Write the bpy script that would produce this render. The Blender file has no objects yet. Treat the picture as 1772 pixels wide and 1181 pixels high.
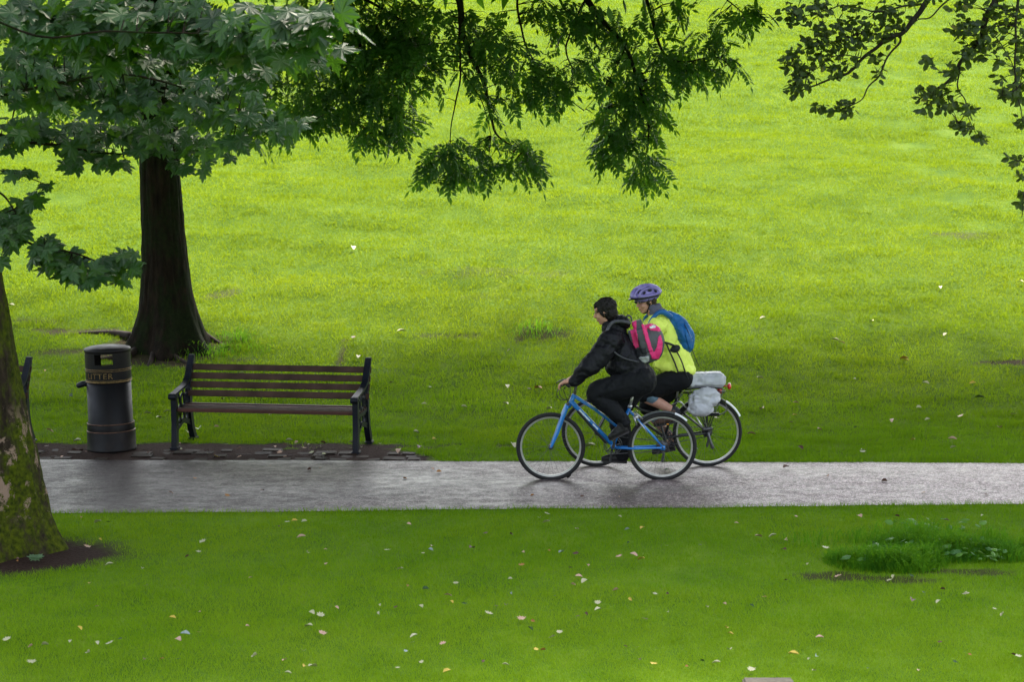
import bpy, math, random, time
import numpy as np
from mathutils import Vector, Matrix, noise as mnoise
T0 = time.time()
sc = bpy.context.scene
COL = sc.collection
rng = np.random.default_rng(7)
random.seed(7)
R = math.radians
# ------------------------------------------------------------------ camera
FPX = 3540.0; PITCH = R(6.6); H = 3.66
FW = np.array([0, math.cos(PITCH), -math.sin(PITCH)])
UP = np.array([0, math.sin(PITCH), math.cos(PITCH)])
RT = np.array([1.0, 0, 0])
CAM = np.array([0, 0, H])
def ray(px, py):
    return FW + RT*(px-886)/FPX + UP*(590.5-py)/FPX
def P(px, py, Y, dy=0.0):
    """world point seen at photo pixel (px,py) at distance Y along the ground; dy shifts it in depth afterwards"""
    d = ray(px, py); p = CAM + d*(Y/d[1])
    return np.array([p[0], p[1]+dy, p[2]])
def ground_z(x, y):
    x = np.asarray(x, float); y = np.asarray(y, float)
    s = 0.2
    z = np.where(y < 21.8, 0, np.where(y < 26, s*(y-21.8)**2/8.4, s*(y-26)+s*2.1))
    y2 = np.clip(y-56, 0, 12)
    z = np.where(y < 56, z, s*30+s*2.1 + s*y2 - s*y2*y2/24)
    w = np.clip((y-22.3)/5, 0, 1) + 0.25*np.clip((17.2-y)/3, 0, 1)
    w = w*np.clip((90-y)/20, 0, 1)
    b = (0.05*np.sin(x*0.9+1.3*np.sin(y*0.35))*np.sin(y*0.8+0.6*np.sin(x*0.5))
         + 0.028*np.sin(x*1.7+y*0.9+2)*np.sin(y*2.3+0.8*np.sin(x*0.8)+1)
         + 0.018*np.sin(y*4.1+1.7*np.sin(x*0.6+y*.2))*np.sin(x*1.1+3.0+np.sin(y)))
    return z + w*b
def G(px, py):
    d = ray(px, py)
    t = np.linspace(8, 90, 6000)
    pts = CAM[None]+d[None]*t[:, None]
    hgt = pts[:, 2]-ground_z(pts[:, 0], pts[:, 1])
    i = int(np.argmax(hgt < 0)) if (hgt < 0).any() else len(t)-1
    p = pts[i]; p[2] = float(ground_z(p[0], p[1])); return p
# ------------------------------------------------------------------ object helpers
ROOTLOC = {}
def tag(o, label=None, cat=None, group=None, kind=None):
    if label: o['label'] = label
    if cat: o['category'] = cat
    if group: o['group'] = group
    if kind: o['kind'] = kind
    return o
def thing(name, loc, label, cat, group=None):
    o = bpy.data.objects.new(name, None); COL.objects.link(o)
    o.location = Vector(loc); o.empty_display_size = .1
    ROOTLOC[o.name] = np.array(loc, float)
    return tag(o, label, cat, group)
def originof(parent):
    p = parent
    while p.parent: p = p.parent
    return ROOTLOC.get(p.name, np.zeros(3))
def mk(name, v, f, mat, parent=None, smooth=True, loc=None):
    v = np.asarray(v, float).reshape(-1, 3)
    off = originof(parent) if parent is not None else (np.array(loc, float) if loc is not None else np.zeros(3))
    me = bpy.data.meshes.new(name)
    me.from_pydata((v-off).tolist(), [], [tuple(int(i) for i in q) for q in f])
    me.validate(); me.update()
    if mat: me.materials.append(mat)
    me.shade_smooth() if smooth else me.shade_flat()
    o = bpy.data.objects.new(name, me); COL.objects.link(o)
    if parent is not None: o.parent = parent
    elif loc is not None:
        o.location = Vector(loc); ROOTLOC[o.name] = off
    return o
def mk_np(name, v, tris, mat, parent=None, tint=None, loc=None, smooth=False):
    v = np.asarray(v, np.float32).reshape(-1, 3); tris = np.asarray(tris, np.int32).reshape(-1, 3)
    off = originof(parent) if parent is not None else (np.array(loc, float) if loc is not None else np.zeros(3))
    v = (v-off).astype(np.float32)
    me = bpy.data.meshes.new(name)
    me.vertices.add(len(v)); me.vertices.foreach_set('co', v.ravel())
    me.loops.add(len(tris)*3); me.loops.foreach_set('vertex_index', tris.ravel())
    me.polygons.add(len(tris))
    me.polygons.foreach_set('loop_start', np.arange(0, len(tris)*3, 3, dtype=np.int32))
    me.polygons.foreach_set('loop_total', np.full(len(tris), 3, np.int32))
    me.polygons.foreach_set('use_smooth', np.full(len(tris), smooth))
    if tint is not None:
        at = me.attributes.new('tint', 'FLOAT', 'POINT'); at.data.foreach_set('value', np.asarray(tint, np.float32))
    me.update(calc_edges=True)
    if mat: me.materials.append(mat)
    o = bpy.data.objects.new(name, me); COL.objects.link(o)
    if parent is not None: o.parent = parent
    elif loc is not None: o.location = Vector(loc); ROOTLOC[o.name] = off
    return o
# primitives return (verts, faces)
def box(c, s, rot=None):
    c = np.array(c, float); s = np.array(s, float)/2
    v = np.array([[x, y, z] for x in (-1, 1) for y in (-1, 1) for z in (-1, 1)], float)*s
    if rot is not None: v = v @ np.array(rot).T
    return v+c, [(0, 1, 3, 2), (4, 6, 7, 5), (0, 4, 5, 1), (2, 3, 7, 6), (0, 2, 6, 4), (1, 5, 7, 3)]
def bbox_b(c, s, b=.006, rot=None):
    """box with chamfered edges"""
    import bmesh
    bm = bmesh.new(); v, f = box((0, 0, 0), s)
    vs = [bm.verts.new(p) for p in v]; [bm.faces.new([vs[i] for i in q]) for q in f]
    bmesh.ops.bevel(bm, geom=bm.edges[:], offset=b, segments=2, affect='EDGES')
    bm.verts.index_update()
    V = np.array([x.co[:] for x in bm.verts]); F = [[x.index for x in q.verts] for q in bm.faces]; bm.free()
    if rot is not None: V = V @ np.array(rot).T
    return V+np.array(c, float), F
def frames(pts):
    pts = np.asarray(pts, float); n = len(pts)
    T = np.zeros_like(pts); T[1:-1] = pts[2:]-pts[:-2]; T[0] = pts[1]-pts[0]; T[-1] = pts[-1]-pts[-2]
    T /= np.linalg.norm(T, axis=1)[:, None]+1e-12
    a = np.array([0, 0, 1.0]) if abs(T[0][2]) < .9 else np.array([0, 1.0, 0])
    U = []; u = np.cross(T[0], a); u /= np.linalg.norm(u)
    for i in range(n):
        u = u-T[i]*np.dot(u, T[i]); u /= np.linalg.norm(u)+1e-12; U.append(u.copy())
    U = np.array(U); W = np.cross(T, U); return T, U, W
def tube(pts, r, seg=10, closed=False, caps=True, flat=1.0, round_ends=False):
    pts = np.asarray(pts, float)
    r = np.full(len(pts), r, float) if np.isscalar(r) else np.asarray(r, float)
    if round_ends and not closed:
        d0 = pts[0]-pts[1]; d0 /= np.linalg.norm(d0); d1 = pts[-1]-pts[-2]; d1 /= np.linalg.norm(d1)
        a = [pts[0]+d0*r[0]*math.sin(t) for t in (1.5, 1.15, .75, .38)]; ra = [r[0]*math.cos(t) for t in (1.5, 1.15, .75, .38)]
        b = [pts[-1]+d1*r[-1]*math.sin(t) for t in (.38, .75, 1.15, 1.5)]; rb = [r[-1]*math.cos(t) for t in (.38, .75, 1.15, 1.5)]
        pts = np.vstack([a, pts, b]); r = np.concatenate([ra, r, rb])
    n = len(pts)
    if closed:
        T = np.roll(pts, -1, 0)-np.roll(pts, 1, 0); T /= np.linalg.norm(T, axis=1)[:, None]
        nrm = np.cross(T[0], T[n//4]); nrm /= np.linalg.norm(nrm)+1e-12
        W = np.tile(nrm, (n, 1)); U = np.cross(W, T)
    else:
        T, U, W = frames(pts)
    an = np.linspace(0, 2*math.pi, seg, endpoint=False)
    v = (pts[:, None]+r[:, None, None]*(np.cos(an)[None, :, None]*U[:, None]+flat*np.sin(an)[None, :, None]*W[:, None])).reshape(-1, 3)
    f = []
    m = n if closed else n-1
    for i in range(m):
        a = i*seg; b = ((i+1) % n)*seg
        for j in range(seg):
            k = (j+1) % seg; f.append((a+j, a+k, b+k, b+j))
    if caps and not closed:
        f.append(tuple(reversed(range(seg)))); f.append(tuple((n-1)*seg+j for j in range(seg)))
    return v, f
def ell(c, s, rot=None, nu=16, nv=10):
    v = []; f = []
    for i in range(nv+1):
        t = math.pi*i/nv
        for j in range(nu):
            p = 2*math.pi*j/nu
            v.append((math.sin(t)*math.cos(p), math.sin(t)*math.sin(p), math.cos(t)))
    for i in range(nv):
        for j in range(nu):
            k = (j+1) % nu; f.append((i*nu+j, (i+1)*nu+j, (i+1)*nu+k, i*nu+k))
    v = np.array(v)*np.array(s, float)
    if rot is not None: v = v @ np.array(rot).T
    return v+np.array(c, float), f
def lathe(prof, c=(0, 0, 0), seg=48, axis='z'):
    prof = np.asarray(prof, float); n = len(prof); an = np.linspace(0, 2*math.pi, seg, endpoint=False)
    v = np.stack([prof[:, None, 0]*np.cos(an), prof[:, None, 0]*np.sin(an), np.repeat(prof[:, 1][:, None], seg, 1)], -1).reshape(-1, 3)
    if axis == 'y': v = v[:, [0, 2, 1]]
    f = [(i*seg+j, i*seg+(j+1) % seg, (i+1)*seg+(j+1) % seg, (i+1)*seg+j) for i in range(n-1) for j in range(seg)]
    return v+np.array(c, float), f
def extrude(poly, y0, y1):
    """outline in x,z extruded along y"""
    poly = np.asarray(poly, float); n = len(poly)
    v = np.vstack([np.c_[poly[:, 0], np.full(n, y0), poly[:, 1]], np.c_[poly[:, 0], np.full(n, y1), poly[:, 1]]])
    f = [tuple(range(n)), tuple(reversed(range(n, 2*n)))]+[(i, i+n, (i+1) % n+n, (i+1) % n) for i in range(n)]
    return v, f
def join(*parts):
    V = []; F = []; o = 0
    for v, f in parts:
        v = np.asarray(v, float); V.append(v); F += [tuple(i+o for i in q) for q in f]; o += len(v)
    return np.vstack(V), F
def rotm(ax, a):
    return np.array(Matrix.Rotation(a, 3, ax))
def curve(pts, n=24):
    """catmull-rom through the points"""
    p = np.asarray(pts, float); p = np.vstack([2*p[0]-p[1], p, 2*p[-1]-p[-2]]); out = []
    m = len(p)-3
    for t in np.linspace(0, m-1e-6, n):
        i = int(t); u = t-i; a, b, c, d = p[i:i+4]
        out.append(.5*((2*b)+(-a+c)*u+(2*a-5*b+4*c-d)*u*u+(-a+3*b-3*c+d)*u**3))
    return np.array(out)
def lerpr(rs, n):
    return np.interp(np.linspace(0, 1, n), np.linspace(0, 1, len(rs)), rs)
def limb(pts, rs, n=14, seg=14, flat=1.0):
    return tube(curve(pts, n), lerpr(rs, n), seg, round_ends=True, flat=flat)
def fused(name, prims, mat, parent, voxel=.008, smooth=3, wrinkle=0.0, wscale=9.0, stretch=(1, 1, 1), loc=None):
    """overlapping closed shapes fused into one continuous skin"""
    v, f = join(*prims)
    tmp = bpy.data.meshes.new('tmp'); tmp.from_pydata(v.tolist(), [], f); tmp.update()
    import bmesh
    bm = bmesh.new(); bm.from_mesh(tmp); bmesh.ops.recalc_face_normals(bm, faces=bm.faces); bm.to_mesh(tmp); bm.free()
    o = bpy.data.objects.new('tmp', tmp); COL.objects.link(o)
    m = o.modifiers.new('r', 'REMESH'); m.mode = 'VOXEL'; m.voxel_size = voxel
    if smooth:
        s = o.modifiers.new('s', 'SMOOTH'); s.factor = .6; s.iterations = smooth
    dg = bpy.context.evaluated_depsgraph_get(); dg.update()
    me = bpy.data.meshes.new_from_object(o.evaluated_get(dg))
    n = len(me.vertices); co = np.empty(n*3); me.vertices.foreach_get('co', co); co = co.reshape(-1, 3)
    if wrinkle:
        nr = np.empty(n*3); me.vertices.foreach_get('normal', nr); nr = nr.reshape(-1, 3)
        st = np.array(stretch)*wscale
        d = np.array([mnoise.fractal(Vector(p*st), .8, 2.1, 3) for p in co])
        rid = (1-np.abs(d)*2)
        co = co+nr*(wrinkle*(.6*rid+.5*d))[:, None]
    faces = [tuple(p.vertices) for p in me.polygons]
    bpy.data.objects.remove(o); bpy.data.meshes.remove(tmp); bpy.data.meshes.remove(me)
    return mk(name, co, faces, mat, parent, loc=loc)
def world_v(o):
    me = o.data; co = np.empty(len(me.vertices)*3); me.vertices.foreach_get('co', co); co = co.reshape(-1, 3)
    return co+originof(o)
def patch(name, src, pred, mat, parent, off=.004):
    """a panel sewn onto src: the faces of src whose centre satisfies pred, lifted off a little, with a hem"""
    me = src.data; co = world_v(src); nr = np.empty(len(co)*3); me.vertices.foreach_get('normal', nr); nr = nr.reshape(-1, 3)
    F = [tuple(p.vertices) for p in me.polygons]
    keep = [q for q in F if pred(co[list(q)].mean(0), nr[list(q)].mean(0))]
    if not keep: return None
    used = sorted({i for q in keep for i in q}); ix = {u: k for k, u in enumerate(used)}; n = len(used)
    top = co[used]+nr[used]*off; bot = co[used]-nr[used]*.002
    faces = [tuple(ix[i] for i in q) for q in keep]
    ed = {}
    for q in faces:
        for a, b in zip(q, q[1:]+q[:1]): ed[(a, b)] = 1
    side = [(b, a, a+n, b+n) for (a, b) in ed if (b, a) not in ed]
    return mk(name, np.vstack([top, bot]), faces+side, mat, parent)
def inpoly(x, z, poly):
    c = False; n = len(poly); j = n-1
    for i in range(n):
        xi, zi = poly[i]; xj, zj = poly[j]
        if (zi > z) != (zj > z) and x < (xj-xi)*(z-zi)/(zj-zi+1e-12)+xi: c = not c
        j = i
    return c
# ------------------------------------------------------------------ materials
def newmat(name):
    m = bpy.data.materials.new(name); m.use_nodes = True; nt = m.node_tree
    b = nt.nodes['Principled BSDF']; return m, nt, b
def nd(nt, t, **k):
    n = nt.nodes.new(t)
    for a, v in k.items(): setattr(n, a, v)
    return n
def simple(name, c, rough=.6, metal=0, spec=.3, var=.25, scale=30, bump=0, bscale=60, coat=0, bdist=.004, sheen=0):
    m, nt, b = newmat(name); L = nt.links
    tc = nd(nt, 'ShaderNodeTexCoord')
    n = nd(nt, 'ShaderNodeTexNoise'); n.inputs['Scale'].default_value = scale; n.inputs['Detail'].default_value = 5
    L.new(tc.outputs['Object'], n.inputs['Vector'])
    r = nd(nt, 'ShaderNodeValToRGB'); r.color_ramp.elements[0].position = .3; r.color_ramp.elements[1].position = .7
    c = np.array(c[:3])
    r.color_ramp.elements[0].color = (*(c*(1-var)), 1); r.color_ramp.elements[1].color = (*np.minimum(c*(1+var), 1), 1)
    L.new(n.outputs['Fac'], r.inputs['Fac']); L.new(r.outputs['Color'], b.inputs['Base Color'])
    b.inputs['Roughness'].default_value = rough; b.inputs['Metallic'].default_value = metal
    b.inputs['Specular IOR Level'].default_value = spec; b.inputs['Coat Weight'].default_value = coat
    b.inputs['Sheen Weight'].default_value = sheen
    if bump:
        n2 = nd(nt, 'ShaderNodeTexNoise'); n2.inputs['Scale'].default_value = bscale; n2.inputs['Detail'].default_value = 6
        L.new(tc.outputs['Object'], n2.inputs['Vector'])
        bp = nd(nt, 'ShaderNodeBump'); bp.inputs['Strength'].default_value = bump; bp.inputs['Distance'].default_value = bdist
        L.new(n2.outputs['Fac'], bp.inputs['Height']); L.new(bp.outputs['Normal'], b.inputs['Normal'])
    return m
def ramp(nt, fac, stops):
    r = nd(nt, 'ShaderNodeValToRGB'); e = r.color_ramp.elements
    while len(e) < len(stops): e.new(.5)
    for i, (p, c) in enumerate(stops): e[i].position = p; e[i].color = (*c, 1) if len(c) == 3 else c
    nt.links.new(fac, r.inputs['Fac']); return r.outputs['Color']
def noise_n(nt, scale, detail=4, coord='Object', mapping=None, rough=.55):
    tc = nd(nt, 'ShaderNodeTexCoord'); out = tc.outputs[coord]
    if mapping:
        mp = nd(nt, 'ShaderNodeMapping'); mp.inputs['Scale'].default_value = mapping; nt.links.new(out, mp.inputs['Vector']); out = mp.outputs['Vector']
    n = nd(nt, 'ShaderNodeTexNoise'); n.inputs['Scale'].default_value = scale; n.inputs['Detail'].default_value = detail
    n.inputs['Roughness'].default_value = rough
    nt.links.new(out, n.inputs['Vector']); return n.outputs['Fac']
def mixc(nt, fac, a, b, mode='MIX'):
    m = nd(nt, 'ShaderNodeMix', data_type='RGBA', blend_type=mode)
    for k, v in ((0, fac), (6, a), (7, b)):
        if hasattr(v, 'links') or hasattr(v, 'is_linked'): nt.links.new(v, m.inputs[k])
        else: m.inputs[k].default_value = v if k == 0 else ((*v, 1) if len(v) == 3 else v)
    return m.outputs[2]
def mathn(nt, op, a, b=0.0, clamp=False):
    m = nd(nt, 'ShaderNodeMath', operation=op, use_clamp=clamp)
    for i, v in enumerate((a, b)):
        if hasattr(v, 'is_linked'): nt.links.new(v, m.inputs[i])
        else: m.inputs[i].default_value = v
    return m.outputs[0]
def leafmat(name, stops, rough=.4, trans=.35, tcol=(.25, .45, .03), spec=.5, nscale=1.5, gloss=None):
    m, nt, b = newmat(name); L = nt.links
    at = nd(nt, 'ShaderNodeAttribute'); at.attribute_name = 'tint'
    n = noise_n(nt, nscale, 3)
    f = mathn(nt, 'ADD', mathn(nt, 'MULTIPLY', at.outputs['Fac'], .65), mathn(nt, 'MULTIPLY', n, .35))
    col = ramp(nt, f, stops)
    L.new(col, b.inputs['Base Color']); b.inputs['Roughness'].default_value = rough
    b.inputs['Specular IOR Level'].default_value = spec
    t = nd(nt, 'ShaderNodeBsdfTranslucent'); L.new(mixc(nt, .6, col, tcol), t.inputs['Color'])
    mx = nd(nt, 'ShaderNodeMixShader'); mx.inputs[0].default_value = trans
    L.new(b.outputs[0], mx.inputs[1]); L.new(t.outputs[0], mx.inputs[2])
    L.new(mx.outputs[0], nt.nodes['Material Output'].inputs['Surface'])
    return m
# ------------------------------------------------------------------ path edges, soil masks
_pf = [P(60, 797, 1), P(1772, 803, 1)]
FAR = [(-4.87, 20.89), (5.2, 20.69)]; NEAR = [(-4.2, 18.07), (4.65, 18.52)]
def far_y(x):
    x = np.clip(np.asarray(x, float), -7, 7); return 20.89-.0199*(x+4.87)+.012*np.sin(x*2.1)+.008*np.sin(x*5.3+1)
def near_y(x):
    x = np.clip(np.asarray(x, float), -7, 7); return 18.07+.0508*(x+4.2)+.015*np.sin(x*1.7+2)+.01*np.sin(x*6.1)
def strip_y(x):   # rear edge of the stone strip
    x = np.asarray(x, float)
    base = 21.62+.05*np.sin(x*3.3)+.03*np.sin(x*9.1)
    t = np.clip((-x-0.75)/.7, 0, 1); return np.where(x > -.75, far_y(x)-.2, far_y(x)+(base-far_y(x))*t**.6)
def soil_mask(x, y):
    x = np.asarray(x, float); y = np.asarray(y, float)
    j = .5*np.sin(x*7+y*5)*np.sin(y*9-x*3)+.3*np.sin(x*19)*np.sin(y*23+1)
    m = np.zeros(np.broadcast(x, y).shape)
    def e(cx, cy, rx, ry, s=1.0, jit=.18, rot=0.0):
        nonlocal m
        dx = x-cx; dy = y-cy
        u = (dx*math.cos(rot)+dy*math.sin(rot))/rx; v = (-dx*math.sin(rot)+dy*math.cos(rot))/ry
        d = 1-np.sqrt(u*u+v*v)+jit*j
        m = np.maximum(m, s*np.clip(d*4, 0, 1))
    e(-4.55, 16.35, 1.62, .86, rot=.08, jit=.10)                      # around the mossy trunk
    e(-4.0, 21.75, 3.9, .22, jit=.5)                    # behind the stone strip, under the bench
    c = G(1440, 1000); e(c[0], c[1], .40, .18, .8, .8)
    c = G(1530, 1004); e(c[0], c[1], .5, .16, .75, .8)
    c = G(1660, 992); e(c[0], c[1], .42, .14, .75, .8)
    for (px, py, rx, ry, s) in ((385, 510, .4, .22, .6), (150, 575, .8, .22, .85), (935, 579, .38, .3, .75), (880, 470, 1.1, .3, .35),
                                (125, 610, .55, .12, .8), (250, 620, .7, .4, .9), (1763, 627, .45, .12, .9), (590, 612, .05, .6, .8), (320, 632, .3, .1, .9),
                                (1670, 405, .5, .25, .6), (1615, 315, .5, .3, .3), (830, 515, .4, .2, .3), (780, 582, .5, .12, .6), (1330, 575, .3, .1, .3),
                                (410, 622, .35, .12, .7), (60, 555, .4, .15, .5), (395, 585, .4, .1, .8)):
        c = G(px, py); e(c[0], c[1], rx, ry, s, .7)
    e(ASH[0], ASH[1]-.1, .95, .62, .9, .3)
    m = np.maximum(m, ((y > far_y(x)-.05) & (y < strip_y(x)+.03) & (x < -.8)).astype(float))
    return m
ASH = G(292, 596)
# ------------------------------------------------------------------ ground sheet
def axis(parts):
    out = [parts[0][0]]
    for a, b, s in parts:
        n = max(1, int(round((b-a)/s))); out += list(np.linspace(a, b, n+1)[1:])
    return np.array(out)
xs = axis([(-700, -100, 100), (-100, -20, 10), (-20, -7, 1), (-7, 7, .1), (7, 20, 1), (20, 100, 10), (100, 700, 100)])
ys = axis([(-700, -100, 100), (-100, 0, 10), (0, 10, 1), (10, 26, .08), (26, 70, .2), (70, 100, 3), (100, 700, 60)])
X, Y = np.meshgrid(xs, ys); Z = ground_z(X, Y)
vv = np.stack([X, Y, Z], -1).reshape(-1, 3); nx = len(xs)
ii = (np.arange(len(ys)-1)[:, None]*nx+np.arange(nx-1)[None]).ravel()
tr = np.vstack([np.c_[ii, ii+1, ii+nx+1], np.c_[ii, ii+nx+1, ii+nx]])
GROW = .52
def grass_stops(k=1.0):
    return [(.15, np.array((.040, .125, .004))*k), (.45, np.array((.080, .200, .005))*k), (.7, np.array((.135, .255, .008))*k), (.95, np.array((.19, .29, .014))*k)]
gm, nt, b = newmat('lawn_soil')
at = nd(nt, 'ShaderNodeAttribute'); at.attribute_name = 'tint'
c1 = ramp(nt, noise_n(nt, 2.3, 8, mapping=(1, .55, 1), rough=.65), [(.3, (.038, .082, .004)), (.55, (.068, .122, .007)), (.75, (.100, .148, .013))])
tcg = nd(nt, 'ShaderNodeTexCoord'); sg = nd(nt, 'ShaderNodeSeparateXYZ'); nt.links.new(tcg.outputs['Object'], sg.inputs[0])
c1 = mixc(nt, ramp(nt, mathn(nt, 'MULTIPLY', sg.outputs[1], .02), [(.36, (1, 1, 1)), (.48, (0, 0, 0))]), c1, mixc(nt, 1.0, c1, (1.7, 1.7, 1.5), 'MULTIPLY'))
c2 = ramp(nt, noise_n(nt, 40, 6), [(.3, (.016, .009, .007)), (.7, (.050, .028, .022))])
nt.links.new(mixc(nt, at.outputs['Fac'], c1, c2), b.inputs['Base Color'])
b.inputs['Roughness'].default_value = 1; b.inputs['Specular IOR Level'].default_value = .10
bp = nd(nt, 'ShaderNodeBump'); bp.inputs['Strength'].default_value = .8; bp.inputs['Distance'].default_value = .03
nt.links.new(noise_n(nt, 30, 6), bp.inputs['Height']); nt.links.new(bp.outputs['Normal'], b.inputs['Normal'])
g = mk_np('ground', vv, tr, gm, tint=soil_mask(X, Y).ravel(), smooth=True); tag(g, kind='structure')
# ------------------------------------------------------------------ path
pm, nt, b = newmat('wet_asphalt')
big = noise_n(nt, .55, 4, mapping=(1, 2.2, 1)); fine = mathn(nt, 'ADD', mathn(nt, 'MULTIPLY', noise_n(nt, 85, 2), .55), mathn(nt, 'MULTIPLY', noise_n(nt, 34, 4), .45)); mid = noise_n(nt, 5, 7, mapping=(1, 1.4, 1), rough=.7)
base = ramp(nt, fine, [(.38, (.007, .005, .0045)), (.5, (.034, .026, .025)), (.63, (.12, .100, .096))])
# wet asphalt's sky sheen put into base colour: bright right, darker left stretch
tc = nd(nt, 'ShaderNodeTexCoord'); sx = nd(nt, 'ShaderNodeSeparateXYZ'); nt.links.new(tc.outputs['Object'], sx.inputs[0])
gx = mathn(nt, 'ADD', mathn(nt, 'MULTIPLY', sx.outputs[0], .11), mathn(nt, 'MULTIPLY', big, .9))
side = ramp(nt, gx, [(.3, (0, 0, 0)), (.95, (1, 1, 1))])
base2 = mixc(nt, mathn(nt, 'MULTIPLY', side, .95), base, mixc(nt, 1.0, base, (6.3, 6.15, 6.35), 'MULTIPLY'))
dirt = mixc(nt, 1.0, ramp(nt, mid, [(.30, (.45, .4, .38)), (.46, (1, 1, 1))]), ramp(nt, noise_n(nt, 11, 6, mapping=(1, 1.3, 1), rough=.75), [(.34, (.5, .46, .46)), (.46, (1, 1, 1)), (.66, (1, 1, 1)), (.74, (1.15, 1.15, 1.15))]), 'MULTIPLY')
nt.links.new(mixc(nt, 1.0, base2, dirt, 'MULTIPLY'), b.inputs['Base Color'])
rr = ramp(nt, mathn(nt, 'ADD', mathn(nt, 'MULTIPLY', mid, .7), mathn(nt, 'MULTIPLY', big, .3)), [(.34, (.26,)*3), (.45, (.42,)*3), (.60, (.60,)*3)])
nt.links.new(rr, b.inputs['Roughness']); b.inputs['Specular IOR Level'].default_value = .35; b.inputs['IOR'].default_value = 1.33
bp = nd(nt, 'ShaderNodeBump'); bp.inputs['Strength'].default_value = .9; bp.inputs['Distance'].default_value = .008
nt.links.new(mathn(nt, 'ADD', mathn(nt, 'MULTIPLY', fine, .5), mid), bp.inputs['Height']); nt.links.new(bp.outputs['Normal'], b.inputs['Normal'])
px_ = axis([(-60, -8, 4), (-8, 8, .12), (8, 60, 4)])
rows = 12; pv = []
for x in px_:
    a, c = float(near_y(x)), float(far_y(x))
    for k in range(rows+1):
        t = k/rows; pv.append((x, a+(c-a)*t, .006+.012*math.sin(math.pi*t)))
pf = [(i*(rows+1)+k, (i+1)*(rows+1)+k, (i+1)*(rows+1)+k+1, i*(rows+1)+k+1) for i in range(len(px_)-1) for k in range(rows)]
tag(mk('path', pv, pf, pm), kind='structure')
# ------------------------------------------------------------------ strip of worn stone setts beside the path
sv = []; k = 0; prims = []
stone = simple('worn_setts', (.024, .016, .012), .7, spec=.1, var=.6, scale=5, bump=.7, bscale=45, bdist=.01)
y0 = 0
x = -8.6
random.seed(3)
for row in range(4):
    x = -8.6+random.random()*.1
    while x < -.85:
        w = random.uniform(.13, .26); cy = float(far_y(x))+.09+row*.175
        lim = float(strip_y(x+w/2))
        if cy+.07 < lim and random.random() > .36:
            cz = random.uniform(-.020, .006)+.009
            rot = rotm('Z', random.uniform(-.08, .08)) @ rotm('X', random.uniform(-.05, .05)) @ rotm('Y', random.uniform(-.05, .05))
            prims.append(bbox_b((x+w/2, cy, cz-.02), (w-.018, .16, .05), .012, rot))
        x += w
tag(mk('paved_strip', *join(*prims), stone, smooth=False), kind='structure')
# small stone at the very bottom edge
c = G(1330, 1192)
slab = simple('grey_stone', (.13, .11, .085), .7, var=.2, bump=.4)
vs, fs = bbox_b((c[0], c[1], .018), (.32, .16, .05), .012)
tag(mk('stone_slab', vs, fs, slab, loc=(c[0], c[1], 0), smooth=False), 'flat grey stone set in the lawn at the bottom edge', 'stone')
# ------------------------------------------------------------------ grass blades
def blades(x, y, h, w, lean, tint):
    n = len(x); z = ground_z(x, y)-.004
    a = rng.uniform(0, 2*math.pi, n); b_ = rng.uniform(0, 2*math.pi, n)
    l = lean*rng.uniform(.3, 1.2, n)
    p = np.stack([x, y, z], -1)
    wd = np.stack([np.cos(a), np.sin(a), 0*a], -1)*(w*.5)[:, None]
    tip = p+np.stack([np.cos(b_)*l*h, np.sin(b_)*l*h, h*np.sqrt(np.clip(1-(l*.7)**2, .1, 1))], -1)
    v = np.stack([p-wd, p+wd, tip], 1).reshape(-1, 3)
    return v, np.arange(3*n).reshape(-1, 3), np.repeat(tint, 3)
def vnoise(x, y, s, seed=0):
    """cheap smooth 2-d noise"""
    r = np.random.default_rng(seed); k = 64; tab = r.random((k, k))
    u = x*s+100; v = y*s+100; i = np.floor(u).astype(int); j = np.floor(v).astype(int); fu = u-i; fv = v-j
    fu = fu*fu*(3-2*fu); fv = fv*fv*(3-2*fv); g_ = lambda a, b: tab[a % k, b % k]
    return (g_(i, j)*(1-fu)+g_(i+1, j)*fu)*(1-fv)+(g_(i, j+1)*(1-fu)+g_(i+1, j+1)*fu)*fv
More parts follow.
